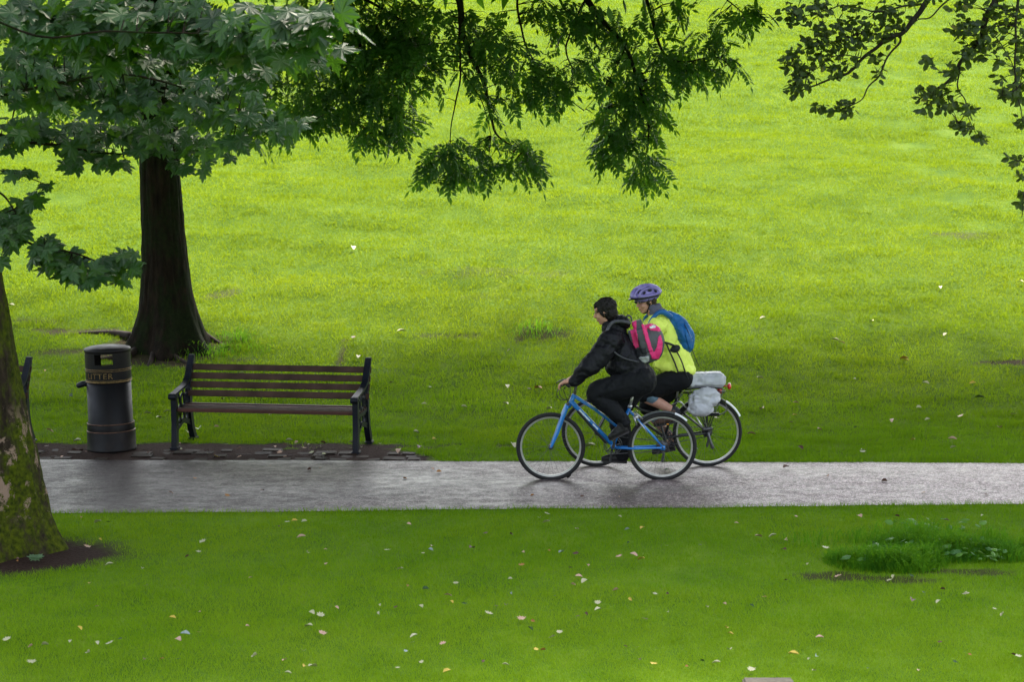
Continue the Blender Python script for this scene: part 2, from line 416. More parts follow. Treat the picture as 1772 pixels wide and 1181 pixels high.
def lawn(y0, y1, dens, h0, w0, name, lean=.75, pale=0.0):
    hw = lambda y: y*.262+(1.4 if y1 < 19 else 3.2)
    A = (y1-y0)*(hw(y0)+hw(y1)); n = int(A*dens)
    y = rng.uniform(y0, y1, n); x = rng.uniform(-1, 1, n)*hw(y1)
    k = np.abs(x) < hw(y); x, y = x[k], y[k]
    cl = vnoise(x*.8, y*1.3, 3.1, 1)*.4+vnoise(x, y, 9.0, 2)*.3+vnoise(x*.5, y*1.6, 1.3, 3)*.3
    onpath = (y > near_y(x)+.015) & (y < far_y(x)-.02)
    onstrip = (y >= far_y(x)-.02) & (y < strip_y(x)-.02) & (x < -.75)
    k = ~(onpath | (onstrip & (rng.random(len(x)) > .05))) & (rng.random(len(x)) > soil_mask(x, y)*1.05) & (rng.random(len(x)) < .55+cl*.9)
    x, y, cl = x[k], y[k], cl[k]; n = len(x)
    st = np.clip((vnoise(x*.75, y*2.6, 1.9, 21)*.6+vnoise(x*.8, y*2.2, 4.5, 22)*.4-.60)*6, 0, 1)*np.where(y < 18.5, .25, 1.0)     # little ridges of coarser, darker grass
    t = .16+.38*vnoise(x, y, .35, 5)+.34*(vnoise(x*.8, y, 1.1, 9)-.2)+.45*(cl-.5)+rng.normal(0, .12, n)+.22*(vnoise(x*.7, y, 2.6, 8)-.4)+pale-.30*st+.30*np.clip((15.8-y)/3, 0, 1)*(y < 18)*(.4+1.2*vnoise(x, y, .8, 31))+.24*(y < 18)  # near lawn tint raised: worn pale grass plus partial sun put into colour
    h = h0*(.6+.75*cl+.6*st)*rng.uniform(.6, 1.3, n)
    # ragged turf lip along both edges of the path
    edge = np.minimum(np.abs(y-near_y(x)), np.abs(y-far_y(x))); h = np.where(edge < .07, h*1.35+.006, h)
    v, f, tt = blades(x, y, h, w0*rng.uniform(.7, 1.4, n), np.full(n, lean), np.clip(t, 0, 1))
    return v, f, tt
GM = leafmat('grass_blade', grass_stops(1.0), .8, .45, (.29, .46, .010), .03, nscale=.9)
# yellower slope grass, with some of the sunlit yellow put into its colour
nt = GM.node_tree; b = nt.nodes['Principled BSDF']
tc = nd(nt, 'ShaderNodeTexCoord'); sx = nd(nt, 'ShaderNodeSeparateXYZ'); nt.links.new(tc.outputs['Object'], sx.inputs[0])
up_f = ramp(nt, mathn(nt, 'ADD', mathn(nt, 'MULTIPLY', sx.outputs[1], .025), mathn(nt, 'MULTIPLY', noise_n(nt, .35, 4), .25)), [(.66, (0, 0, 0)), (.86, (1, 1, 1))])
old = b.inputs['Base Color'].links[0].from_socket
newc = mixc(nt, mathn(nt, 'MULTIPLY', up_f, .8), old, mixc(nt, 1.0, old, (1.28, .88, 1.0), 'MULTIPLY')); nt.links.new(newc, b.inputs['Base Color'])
lowf = ramp(nt, mathn(nt, 'MULTIPLY', sx.outputs[1], .05), [(.73, (1, 1, 1)), (.93, (0, 0, 0))])     # paler near lawn; its brighter light is partly put into the blade colour
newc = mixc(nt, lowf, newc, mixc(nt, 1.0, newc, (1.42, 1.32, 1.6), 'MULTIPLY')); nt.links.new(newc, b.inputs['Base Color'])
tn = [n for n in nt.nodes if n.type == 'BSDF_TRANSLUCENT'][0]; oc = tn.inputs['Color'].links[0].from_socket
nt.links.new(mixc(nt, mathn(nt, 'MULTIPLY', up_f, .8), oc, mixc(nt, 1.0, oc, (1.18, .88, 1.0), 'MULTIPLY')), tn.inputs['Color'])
def emit(name, sets):
    V = []; F = []; T = []; o = 0
    for v, f, t in sets: V.append(v); F.append(f+o); T.append(t); o += len(v)
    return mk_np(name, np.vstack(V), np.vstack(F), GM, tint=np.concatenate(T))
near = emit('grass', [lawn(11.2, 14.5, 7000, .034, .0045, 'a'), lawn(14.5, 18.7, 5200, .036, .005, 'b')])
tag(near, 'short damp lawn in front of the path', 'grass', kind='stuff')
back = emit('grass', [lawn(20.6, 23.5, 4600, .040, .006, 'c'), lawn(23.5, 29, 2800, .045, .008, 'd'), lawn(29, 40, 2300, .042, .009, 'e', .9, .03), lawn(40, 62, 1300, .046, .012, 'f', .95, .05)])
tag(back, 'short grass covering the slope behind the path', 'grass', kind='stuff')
# long tuft of unmown grass at the right
def tuft(name, spec, hh, mat, n, label):
    X_ = []; Y_ = []; R_ = []
    for (px, py, rx, ry, k) in spec:
        c = G(px, py); a = rng.uniform(0, 2*math.pi, k); r = rng.random(k)**.75; X_.append(c[0]+r*1.25*rx*np.cos(a)); Y_.append(c[1]+r*1.25*ry*np.sin(a)); R_.append(1.15-.85*r)
    x = np.concatenate(X_); y = np.concatenate(Y_); n = len(x)
    z = ground_z(x, y); a = rng.uniform(0, 2*math.pi, n); h = hh*np.concatenate(R_)*rng.uniform(.35, 1.35, n)*(.35+1.3*vnoise(x, y, 5, 11)); wd = rng.uniform(.005, .009, n)
    dirn = np.stack([np.cos(a), np.sin(a)*.8-.25, 0*a], -1); side = np.stack([-np.sin(a), np.cos(a), 0*a], -1)*wd[:, None]/2
    b0 = np.stack([x, y, z], -1); l = rng.uniform(.3, 1.1, n)[:, None]*h[:, None]
    m1 = b0+dirn*l*.25+np.array([0, 0, 1])*(h*.6)[:, None]; m2 = b0+dirn*l*.7+np.array([0, 0, 1])*(h*.88)[:, None]; tp = b0+dirn*l*1.1+np.array([0, 0, 1])*(h*.8)[:, None]
    v = np.stack([b0-side, b0+side, m1-side, m1+side, m2-side*.7, m2+side*.7, tp], 1).reshape(-1, 3)
    q = np.array([[0, 1, 3], [0, 3, 2], [2, 3, 5], [2, 5, 4], [4, 5, 6]])
    f = (np.arange(n)[:, None, None]*7+q[None]).reshape(-1, 3)
    t = np.repeat(np.clip(.3+.4*vnoise(x, y, 5, 12)+rng.normal(0, .15, n), 0, 1), 7)
    o = mk_np(name, v, f, mat, tint=t); return tag(o, label, 'grass', kind='stuff')
LG = leafmat('long_grass_blade', [(.15, (.014, .075, .010)), (.45, (.05, .17, .010)), (.8, (.16, .32, .012))], .7, .45, (.24, .5, .015), .05)
tuft('long_grass', [(1500, 975, .28, .3, 1900), (1560, 972, .3, .38, 2800), (1590, 950, .35, .4, 2000), (1650, 960, .3, .3, 2000), (1725, 962, .35, .25, 2300), (1540, 985, .3, .15, 700), (1790, 955, .3, .25, 800), (1700, 945, .5, .2, 500), (1480, 940, .5, .3, 260), (1600, 930, .6, .3, 400)], .15, LG, 0, 'uncut clump of long dark grass on the near lawn beside bare soil')
tuft('long_grass', [(390, 605, .5, .3, 500), (340, 612, .5, .2, 400), (930, 574, .35, .25, 160), (420, 590, .4, .2, 260)], .11, LG, 0, 'darker rough grass at the foot of the ash trunk')
wp = []
for (px, py, rx, ry, k) in ((1655, 962, .3, .12, 46), (1690, 975, .25, .08, 20), (1560, 960, .3, .15, 20), (1480, 985, .15, .08, 8), (1620, 925, .4, .15, 26)):
    c = G(px, py); a = rng.uniform(0, 6.28, k); r = np.sqrt(rng.random(k)); wp.append(np.c_[c[0]+r*rx*np.cos(a), c[1]+r*ry*np.sin(a), rng.uniform(.05, .12, k)])
WEEDS = np.vstack(wp)
print('setting', time.time()-T0)
# ------------------------------------------------------------------ bench
M_IRON = simple('black_iron', (.006, .007, .013) , .45, spec=.25, var=.4, scale=14, bump=.3, bscale=90, bdist=.002)
M_SLAT = simple('weathered_slat', (.055, .031, .023), .75, spec=.15, var=.35, scale=6, bump=.4, bscale=70, bdist=.002)
M_SEAT = simple('red_brown_slat', (.065, .022, .016), .6, var=.35, scale=6, bump=.3, bscale=70, bdist=.002)
def plate(pts, w, x0, x1, n=20):
    """flat iron bar following (y,z) points, w wide in the y-z plane, from x0 to x1"""
    c = curve(np.array([(p[0], p[1], 0) for p in pts]), n)[:, :2]; ws = lerpr(w if isinstance(w, (list, tuple)) else [w, w], n)
    T = np.gradient(c, axis=0); T /= np.linalg.norm(T, axis=1)[:, None]; N = np.c_[-T[:, 1], T[:, 0]]
    a = c+N*ws[:, None]/2; b = c-N*ws[:, None]/2; V = []; F = []
    for i in range(n):
        V += [(x0, *a[i]), (x0, *b[i]), (x1, *b[i]), (x1, *a[i])]
    for i in range(n-1):
        for k in range(4):
            F.append((i*4+k, i*4+(k+1) % 4, (i+1)*4+(k+1) % 4, (i+1)*4+k))
    F += [(0, 3, 2, 1), ((n-1)*4, (n-1)*4+1, (n-1)*4+2, (n-1)*4+3)]
    return np.array(V, float), F
BL = 1.97
def end_frame(x, s):
    o = s*.001
    pr = [plate([(0, .03), (.012, .25), (.005, .45), (0, .585)], [.065, .055], x-.029, x+.029),
          plate([(.52, .03), (.455, .16), (.41, .33), (.40, .5)], [.06, .06], x-.03, x+.03),
          plate([(.40, .46), (.405, .6), (.45, .76), (.50, .905)], [.06, .045], x-.028, x+.028),
          plate([(.02, .40), (.2, .385), (.42, .41)], .035, x-.02, x+.02),
          plate([(.02, .245), (.12, .235), (.2, .285), (.28, .265), (.43, .235)], .03, x-.017, x+.017),
          plate([(.02, .2), (.1, .215), (.2, .255), (.3, .24), (.44, .19)], .022, x-.015, x+.015)]
    # cast ornament between the rails: rings and a diagonal lattice
    for (cy, cz, r) in ((.11, .32, .045), (.215, .33, .05), (.32, .32, .045), (.11, .49, .06), (.24, .50, .065), (.345, .5, .05)):
        an = np.linspace(0, 2*math.pi, 18, endpoint=False)
        pr.append(tube(np.c_[np.full(18, x), cy+r*np.cos(an), cz+r*np.sin(an)], .011, 6, closed=True))
    for (a, b) in (((.02, .42), (.09, .58)), ((.17, .43), (.12, .58)), ((.28, .42), (.24, .60)), ((.36, .43), (.34, .6)), ((.06, .25), (.06, .39)), ((.16, .25), (.17, .39)), ((.27, .27), (.27, .39)), ((.38, .25), (.38, .4)), ((.17, .49), (.2, .42))):
        pr.append(tube([(x, *a), (x, *b)], .011, 6))
    for yy in (.005, .52):
        pr.append(bbox_b((x, yy, .017), (.085, .10, .034), .008))
    return join(*pr)
def arm(x):
    pr = [plate([(-.035, .60), (.02, .607), (.12, .625), (.25, .645), (.36, .70), (.43, .80), (.47, .87), (.505, .93)], [.022, .02], x-.034, x+.034, 30)]
    an = np.linspace(0, 2*math.pi, 20)
    pr.append(tube(np.array([(x-.04, -.035, .575), (x+.04, -.035, .575)]), .034, 16))
    pr.append(tube(np.array([(x-.046, -.035, .575), (x+.046, -.035, .575)]), .014, 10))
    pr.append(tube(np.array([(x-.03, .512, .925), (x+.03, .512, .925)]), .021, 12))
    return join(*pr)
def build_bench(label):
    r = thing('park_bench', (0, 0, 0), label, 'bench', 'slatted park benches beside the path')
    for x, s in ((0, -1), (BL, 1)):
        e = mk('end_frame', *end_frame(x, s), M_IRON, r, smooth=False)
        mk('armrest', *arm(x), M_IRON, r, smooth=False)
    mv = [(.365, .505), (.395, .595), (.428, .685), (.462, .775)]
    pr = []
    for i, (yy, zz) in enumerate(mv):
        pr.append(bbox_b((BL/2+.005, yy+.012, zz+.04), (BL+.07, .024, .068), .005, rotm('X', -.34)))
    mk('backrest', *join(*pr), M_SLAT, r, smooth=False)
    pr = []
    for i in range(5):
        pr.append(bbox_b((BL/2, .075+i*.074, .425-.014*math.sin(i/4*math.pi)), (BL+.03, .064, .026), .006))
    mk('seat', *join(*pr), M_SLAT, r, smooth=False)
    mk('seat_edge', *bbox_b((BL/2, .018, .426), (BL-.055, .042, .036), .008), M_SEAT, r, smooth=False)
    return r
bench = build_bench('dark slatted bench with black iron ends between the litter bin and the cyclists')
c = G(303, 779); bench.location = (c[0], c[1], 0); bench.rotation_euler = (0, 0, R(-8.0)); bench.scale = (1, 1.3, 1); ROOTLOC[bench.name] = np.zeros(3)
def copy_tree(o, parent=None):
    c = o.copy(); COL.objects.link(c)
    if parent is not None: c.parent = parent
    for ch in list(o.children): copy_tree(ch, c)
    return c
b2 = copy_tree(bench); b2['label'] = 'dark bench mostly hidden behind the mossy trunk, only its back post showing'
b2.location = (bench.location.x-600/3540*21.7, bench.location.y+.06, 0)
# ------------------------------------------------------------------ litter bin
M_BIN = newmat('bin_paint')[0]; nt = M_BIN.node_tree; b = nt.nodes['Principled BSDF']
cc = ramp(nt, noise_n(nt, 3.2, 7, mapping=(1, 1, .6), rough=.7), [(.35, (.0025, .003, .0045)), (.55, (.007, .005, .0055)), (.8, (.032, .021, .016))])
nt.links.new(cc, b.inputs['Base Color'])
nt.links.new(ramp(nt, noise_n(nt, 6, 5), [(.3, (.38,)*3), (.7, (.6,)*3)]), b.inputs['Roughness']); b.inputs['Specular IOR Level'].default_value = .2
M_GOLD = simple('worn_gold', (.15, .095, .035), .5, metal=.5, var=.5, scale=40)
c = G(194, 778); BC = np.array([c[0], c[1], 0.0])
rb = thing('litter_bin', BC, 'tall black cylindrical litter bin with gold bands left of the bench', 'litter bin')
rb['label'] = 'tall round black litter bin with worn gold bands and LITTER lettering'
def bl(prof, name, mat, seg=56): return mk(name, *lathe(prof, BC, seg), mat, rb)
tilt = R(-1.6)
bl([(0, 0), (.262, 0), (.262, .02), (.256, .03), (.256, .20), (.250, .215), (.250, .225), (.25, .27), (.244, .285), (.244, .30), (.236, .31), (.233, .78), (.2, .78), (.2, .3)], 'base', M_BIN)
for z, r_ in ((.212, .2535), (.293, .2475)): bl([(r_-.004, z-.006), (r_+.003, z-.004), (r_+.003, z+.004), (r_-.004, z+.006)], 'lower_band', simple('rust_band', (.11, .055, .035), .5, metal=.3, var=.4))
# hood: a shell with an opening front and back
zs = [.755, .80, .865, .905, .93, 1.0, 1.045, 1.08]; NA = 60; V = []; F = []
for r_, sgn in ((.240, 1), (.228, -1)):
    for z in zs:
        for k in range(NA):
            a = 2*math.pi*k/NA; V.append((BC[0]+r_*math.sin(a), BC[1]-r_*math.cos(a), z))
n0 = len(zs)*NA
solid = np.ones((len(zs)-1, NA), bool)
for k in range(NA):
    a = (k+.5)*360/NA; da = (a+180) % 360-180
    if abs(da+1) < 25: solid[4:6, k] = False
    if abs(abs(da)-180) < 33: solid[2:6, k] = False
for i in range(len(zs)-1):
    for k in range(NA):
        if not solid[i, k]: continue
        k2 = (k+1) % NA; q = (i*NA+k, i*NA+k2, (i+1)*NA+k2, (i+1)*NA+k)
        F.append(q); F.append(tuple(n0+j for j in reversed(q)))
        for (ok, e) in ((i+1 < len(zs)-1 and solid[i+1, k], (q[3], q[2])), (i > 0 and solid[i-1, k], (q[1], q[0])), (solid[i, k2], (q[2], q[1])), (solid[i, (k-1) % NA], (q[0], q[3]))):
            if not ok: F.append((e[0], e[1], e[1]+n0, e[0]+n0))
mk('hood', V, F, M_BIN, rb, smooth=False)
bl([(0, 1.125), (.12, 1.12), (.2, 1.108), (.238, 1.095), (.247, 1.085), (.247, 1.06), (.241, 1.055)], 'lid', M_BIN)
for z in (.872, .755): bl([(.236, z-.016), (.243, z-.014), (.243, z-.009), (.238, z-.007), (.238, z+.003), (.243, z+.005), (.243, z+.010), (.236, z+.012)], 'gold_band', M_GOLD)
cu = bpy.data.curves.new('letters', 'FONT'); cu.body = 'LITTER'; cu.size = .092; cu.extrude = .0015; cu.space_character = 1.12; cu.resolution_u = 3
to = bpy.data.objects.new('t', cu); COL.objects.link(to); dg = bpy.context.evaluated_depsgraph_get(); dg.update()
tm = bpy.data.meshes.new_from_object(to.evaluated_get(dg)); tv = np.array([v.co[:] for v in tm.vertices]); tf = [tuple(p.vertices) for p in tm.polygons]
bpy.data.objects.remove(to)
tw = tv[:, 0].max(); ang = (tv[:, 0]-tw)/.243+R(22); rr_ = .2425+tv[:, 2]
mk('lettering', np.c_[BC[0]+rr_*np.sin(ang), BC[1]-rr_*np.cos(ang), .785+tv[:, 1]*.9], tf, M_GOLD, rb, smooth=False)
a = R(-84)
ax_ = np.array([math.sin(a), -math.cos(a), 0])
mk('ashtray', *join(limb([BC+ax_*.22+[0, 0, .715], BC+ax_*.27+[0, 0, .715], BC+ax_*.315+[0, 0, .70]], [.022, .034, .030], 8, 12), bbox_b(BC+ax_*.235+np.array([0, 0, .72]), (.03, .07, .06), .005)), M_IRON, rb)
for ch in rb.children: pass
rb.rotation_euler = (0, R(-1.4), 0)
# ------------------------------------------------------------------ fallen leaves
def litter_mesh(kind, seed):
    r = random.Random(seed)
    if kind == 0:   # curled oval leaf
        N = 7; V = []; F = []
        for i in range(N):
            t = i/(N-1); w = .5*math.sin(math.pi*min(1, t*.92+.04))**.8*(.75 if t > .5 else .85)
            for s in (-1, 0, 1): V.append((t-.5, s*w*.72, abs(s)*w*.55+.22*math.sin(t*3)*r.uniform(.7, 1)+(t-.5)**2*.6))
        for i in range(N-1):
            for s in range(2): F.append((i*3+s, (i+1)*3+s, (i+1)*3+s+1, i*3+s+1))
    elif kind == 1:  # lobed
        out = [(0, -.45), (.18, -.38), (.42, -.42), (.33, -.15), (.55, .05), (.3, .1), (.35, .38), (.13, .28), (0, .58), (-.13, .28), (-.35, .38), (-.3, .1), (-.55, .05), (-.33, -.15), (-.42, -.42), (-.18, -.38)]
        V = [(0, 0, 0)]+[(x, y, .25*r.uniform(.2, 1)*(x*x+y*y)*2) for x, y in out]; F = [(0, i+1, (i+1) % 16+1) for i in range(16)]
    else:            # folded half
        V = [(-.5, 0, 0), (-.2, .3, .12), (.2, .32, .2), (.5, 0, .1), (.2, -.12, .42), (-.2, -.1, .36), (0, .02, .04)]; F = [(0, 1, 6), (1, 2, 6), (2, 3, 6), (3, 4, 6), (4, 5, 6), (5, 0, 6)]
    return V, F
LC = {'cream': (.42, .40, .24), 'pink': (.48, .30, .22), 'brown': (.10, .05, .035), 'yellow': (.50, .36, .06), 'green': (.02, .06, .015), 'orange': (.34, .15, .04), 'grey': (.26, .30, .28)}
LW = {'cream': 'pale cream', 'pink': 'pinkish tan', 'brown': 'dark brown', 'yellow': 'yellow', 'green': 'dark green', 'orange': 'orange brown', 'grey': 'silvery grey'}
LM = {}
for k, cval in LC.items():
    mat = simple('dead_leaf_'+k, cval, .55, var=.35, scale=20)
    for s in range(3):
        V, F = litter_mesh(s, hash(k) % 7+s); me = bpy.data.meshes.new('fallen_leaf'); me.from_pydata([(x, y, z+.05) for x, y, z in V], [], F); me.materials.append(mat); me.shade_smooth(); LM[(k, s)] = me
listed = [(522, 940, 'pink', 1.3), (671, 960, 'cream', 1), (532, 966, 'cream', 1), (693, 996, 'cream', 1), (540, 1073, 'cream', 1.2), (555, 1074, 'cream', 1.1), (1085, 925, 'grey', .8), (1112, 924, 'yellow', 1.1), (1110, 979, 'yellow', 1.3), (1096, 971, 'pink', 1.2), (1071, 971, 'pink', 1),
 (1011, 1018, 'cream', 1.3), (1001, 1009, 'pink', 1), (1034, 1052, 'cream', .9), (1035, 1067, 'cream', 1.1), (902, 1080, 'pink', 1.1), (846, 1071, 'cream', 1.1), (510, 910, 'yellow', 1), (498, 911, 'cream', .9), (527, 911, 'cream', 1), (170, 914, 'cream', 1.3), (351, 945, 'cream', 1.1), (190, 988, 'cream', 1.1), (151, 954, 'pink', 1.1), (535, 1097, 'cream', 1.2),
 (558, 1105, 'pink', 1.1), (525, 1140, 'cream', 1.1), (441, 1147, 'cream', 1.1), (541, 1168, 'cream', 1.3), (526, 1167, 'yellow', 1), (321, 1110, 'grey', 1.2), (310, 1120, 'pink', 1.2), (190, 1123, 'cream', 1), (153, 1141, 'cream', 1), (78, 1127, 'cream', 1), (55, 1156, 'cream', 1.1), (12, 1116, 'cream', 1.1), (299, 1081, 'yellow', .9), (137, 1099, 'yellow', .9),
 (1312, 939, 'pink', 1.2), (1338, 938, 'cream', 1.2), (1361, 943, 'pink', .9), (1487, 905, 'pink', 1.5), (1428, 956, 'cream', 1.1), (1357, 962, 'brown', 1.1), (1323, 1042, 'orange', .8), (1450, 1006, 'pink', 1.1), (1546, 1008, 'cream', 1), (1577, 1052, 'brown', 1.5), (1625, 1053, 'cream', 1), (1672, 1037, 'cream', 1), (1735, 1074, 'cream', 1), (1373, 1146, 'yellow', 1.3), (1411, 1147, 'grey', 1), (1418, 1116, 'pink', 1), (1300, 1169, 'cream', 1),
 (1257, 1097, 'yellow', .9), (1263, 1138, 'cream', 1.1), (1131, 1160, 'yellow', .9), (1240, 1160, 'cream', 1), (774, 1174, 'yellow', 1), (717, 1113, 'cream', 1), (728, 1062, 'cream', 1), (775, 1042, 'pink', 1), (876, 1059, 'brown', .9), (737, 1029, 'green', 1), (947, 897, 'cream', 1), (946, 914, 'cream', 1.2), (934, 906, 'cream', 1), (816, 960, 'brown', 1.4), (745, 961, 'grey', 1), (884, 933, 'brown', .8),
 (903, 986, 'orange', 1), (972, 966, 'grey', 1.1), (996, 966, 'brown', 1), (950, 963, 'orange', .7), (1017, 988, 'pink', 1), (988, 991, 'brown', .9), (956, 1112, 'brown', 1), (789, 1018, 'cream', .8), (1565, 629, 'orange', 1.5), (1567, 631, 'yellow', 1.2), (1445, 596, 'cream', 1.4), (1320, 557, 'cream', 1.2), (1628, 504, 'cream', 1.2), (1508, 563, 'cream', 1.2), (1636, 586, 'cream', 1.2), (1766, 494, 'cream', 1.2), (1683, 671, 'yellow', 1.2),
 (1602, 671, 'cream', 1.2), (1544, 736, 'pink', 1.1), (1590, 712, 'cream', 1.1), (1605, 734, 'cream', 1), (1320, 716, 'pink', 1.3), (1300, 760, 'pink', 1.3), (1377, 705, 'pink', 1), (1648, 769, 'pink', 1.3), (1729, 749, 'pink', 1.3), (1650, 783, 'cream', 1), (1695, 697, 'green', 1.6), (1662, 726, 'pink', 1.1), (1580, 768, 'yellow', .9), (1754, 723, 'cream', 1), (1418, 750, 'pink', 1), (1315, 662, 'cream', 1.2), (1456, 600, 'pink', 1.1),
 (931, 681, 'orange', 1.6), (877, 677, 'cream', 1.3), (951, 716, 'cream', 1.2), (345, 753, 'cream', 2), (325, 757, 'cream', 1.3), (473, 725, 'cream', 1.3), (255, 724, 'cream', 1.2), (275, 731, 'cream', 1.1), (148, 765, 'cream', 1.6), (135, 772, 'cream', 1.3), (695, 581, 'cream', 1.6), (620, 625, 'cream', 1.3), (610, 436, 'cream', 1.8), (888, 781, 'cream', 1.7), (1021, 783, 'cream', 1.9), (85, 754, 'pink', 1.2), (20, 536, 'cream', 1.5), (375, 797, 'yellow', .9), (610, 775, 'cream', 1.2), (530, 779, 'cream', 1.2),
 (690, 790, 'pink', 1.3), (535, 818, 'brown', .9), (760, 822, 'orange', .8), (725, 783, 'brown', 1.2), (875, 707, 'cream', 1.2), (720, 755, 'cream', 1.1), (1530, 838, 'brown', 1), (1360, 816, 'brown', 1.2)]
rl = random.Random(11); pick = ['cream']*6+['pink']*4+['brown']*4+['green']*3+['yellow', 'grey', 'orange']
extra = [(rl.uniform(10, 1765), rl.uniform(895, 1178), rl.choice(pick), rl.uniform(.5, .9)) for _ in range(108)]+[(rl.uniform(60, 1765)**1.0, rl.uniform(570, 790), rl.choice(pick), rl.uniform(.6, 1.1)) for _ in range(22)]+[(rl.uniform(620, 1765), rl.uniform(640, 790), rl.choice(pick), rl.uniform(.7, 1.1)) for _ in range(12)]
extra += [(rl.uniform(75, 715), rl.uniform(772, 797), rl.choice(['brown', 'cream', 'pink', 'brown', 'orange']), rl.uniform(.4, .95)) for _ in range(30)]
extra += [(rl.uniform(100, 1760), rl.uniform(806, 880), rl.choice(['brown', 'brown', 'orange', 'green', 'pink']), rl.uniform(.45, .8)) for _ in range(16)]
def where(px, py):
    if 803 <= py <= 882: return 'on the wet path'
    if py > 882:
        col = 'by the mossy trunk' if px < 260 else 'facing the bench' if px < 660 else 'facing the gap beside the bench' if px < 900 else 'facing the cyclists' if px < 1290 else 'near the long grass'
        row = 'close to the path' if py < 955 else 'mid lawn' if py < 1065 else 'low on the lawn'
        return row+' '+col
    if 765 < py: return 'on the edging by the bench' if px < 725 else 'against the far path edge'
    col = 'around the bin' if px < 290 else 'behind the bench' if px < 660 else 'between bench and cyclists' if px < 890 else 'behind the cyclists' if px < 1300 else 'beyond the rear bicycle'
    return ('in shade ' if py > 640 else 'on the sunny slope ')+col
shape_w = ['curled oval', 'lobed', 'folded']
nl = 0
for (px, py, k, s) in listed+extra:
    if (147 < px < 235 and 592 < py < 785) or (215 < px < 367 and py < 600): continue
    p = G(px, py); sh = 0 if s > 1.15 else rl.choice([0, 1, 2])
    o = bpy.data.objects.new('fallen_leaf', LM[(k, sh)]); COL.objects.link(o)
    onp = 18.4 < p[1] < 20.7
    o.location = (p[0], p[1], p[2]+(.02 if onp else .034)); size = (.058 if py > 880 else .074)*s; o.scale = (size,)*3
    o.rotation_euler = (rl.uniform(-.35, .35), rl.uniform(-.35, .35), rl.uniform(0, 6.28))
    w = where(px, py); o['label'] = f'{LW[k]} {shape_w[sh]} fallen leaf {w}'; o['category'] = 'leaf'; o['group'] = f'{LW[k]} {shape_w[sh]} leaves fallen {w}'; nl += 1
print('leaves', nl, time.time()-T0)
# ------------------------------------------------------------------ trees
def project(p):
    d = np.asarray(p)-CAM; z = d @ FW
    return 886+FPX*(d @ RT)/z, 590.5-FPX*(d @ UP)/z, z
def inframe(p, m=40):
    x, y, z = project(p); return (z > .5) & (x > -m) & (x < 1772+m) & (y > -m) & (y < 1181+m)
def bark(name, a, b_, c_, moss=None, pale=None, mscale=3.0, bump=.9):
    m, nt, b = newmat(name)
    n1 = noise_n(nt, 14, 8, mapping=(1, 1, .28), rough=.7)
    col = ramp(nt, n1, [(.3, a), (.52, b_), (.75, c_)])
    if moss is not None:
        n2 = noise_n(nt, mscale, 9, mapping=(1, 1, .6), rough=.72)
        mk_ = ramp(nt, n2, [(.44, (0, 0, 0)), (.54, (1, 1, 1))])
        mc = ramp(nt, noise_n(nt, 24, 4), [(.3, moss[0]), (.7, moss[1])])
        col = mixc(nt, mathn(nt, 'MULTIPLY', mk_, .9), col, mc)
    if pale is not None:
        msk = ramp(nt, noise_n(nt, 4.6, 8, mapping=(1, 1, .8), rough=.75), [(.535, (0, 0, 0)), (.575, (1, 1, 1))])
        tc = nd(nt, 'ShaderNodeTexCoord'); s = nd(nt, 'ShaderNodeSeparateXYZ'); nt.links.new(tc.outputs['Object'], s.inputs[0])
        low = ramp(nt, mathn(nt, 'MULTIPLY', s.outputs[2], .5), [(.12, (0, 0, 0)), (.2, (1, 1, 1)), (.5, (1, 1, 1)), (.62, (0, 0, 0))])
        msk = mathn(nt, 'MULTIPLY', msk, low)
        col = mixc(nt, msk, col, pale)
    nt.links.new(col, b.inputs['Base Color']); b.inputs['Roughness'].default_value = .9; b.inputs['Specular IOR Level'].default_value = .1
    bp = nd(nt, 'ShaderNodeBump'); bp.inputs['Strength'].default_value = bump; bp.inputs['Distance'].default_value = .03
    nt.links.new(n1, bp.inputs['Height']); nt.links.new(bp.outputs['Normal'], b.inputs['Normal']); return m
def trunk_mesh(rings, seg=110, lobes=5, flare=1.0, rough=.02, seed=0, sub=110):
    """rings: (z, cx, cy, r, buttress)"""
    rg = np.array(rings, float); zz = np.linspace(rg[0, 0], rg[-1, 0], sub); g = [np.interp(zz, rg[:, 0], rg[:, k]) for k in range(1, 5)]
    an = np.linspace(0, 2*math.pi, seg, endpoint=False); V = []
    ph = seed*1.7
    for i, z in enumerate(zz):
        for a in an:
            l = (abs(math.cos(a*lobes/2+ph+.4*math.sin(a)))**2-.5)*g[3][i]
            fine = mnoise.fractal(Vector((math.cos(a)*5+seed, math.sin(a)*5, z*1.2)), .8, 2.1, 5)
            big = mnoise.noise(Vector((math.cos(a)*1.1+seed*3, math.sin(a)*1.1, z*.7)))
            r = g[2][i]*(1+l+.06*big)+rough*fine
            V.append((g[0][i]+r*math.cos(a), g[1][i]+r*math.sin(a), z))
    n = len(zz); F = [(i*seg+j, i*seg+(j+1) % seg, (i+1)*seg+(j+1) % seg, (i+1)*seg+j) for i in range(n-1) for j in range(seg)]
    return V, F
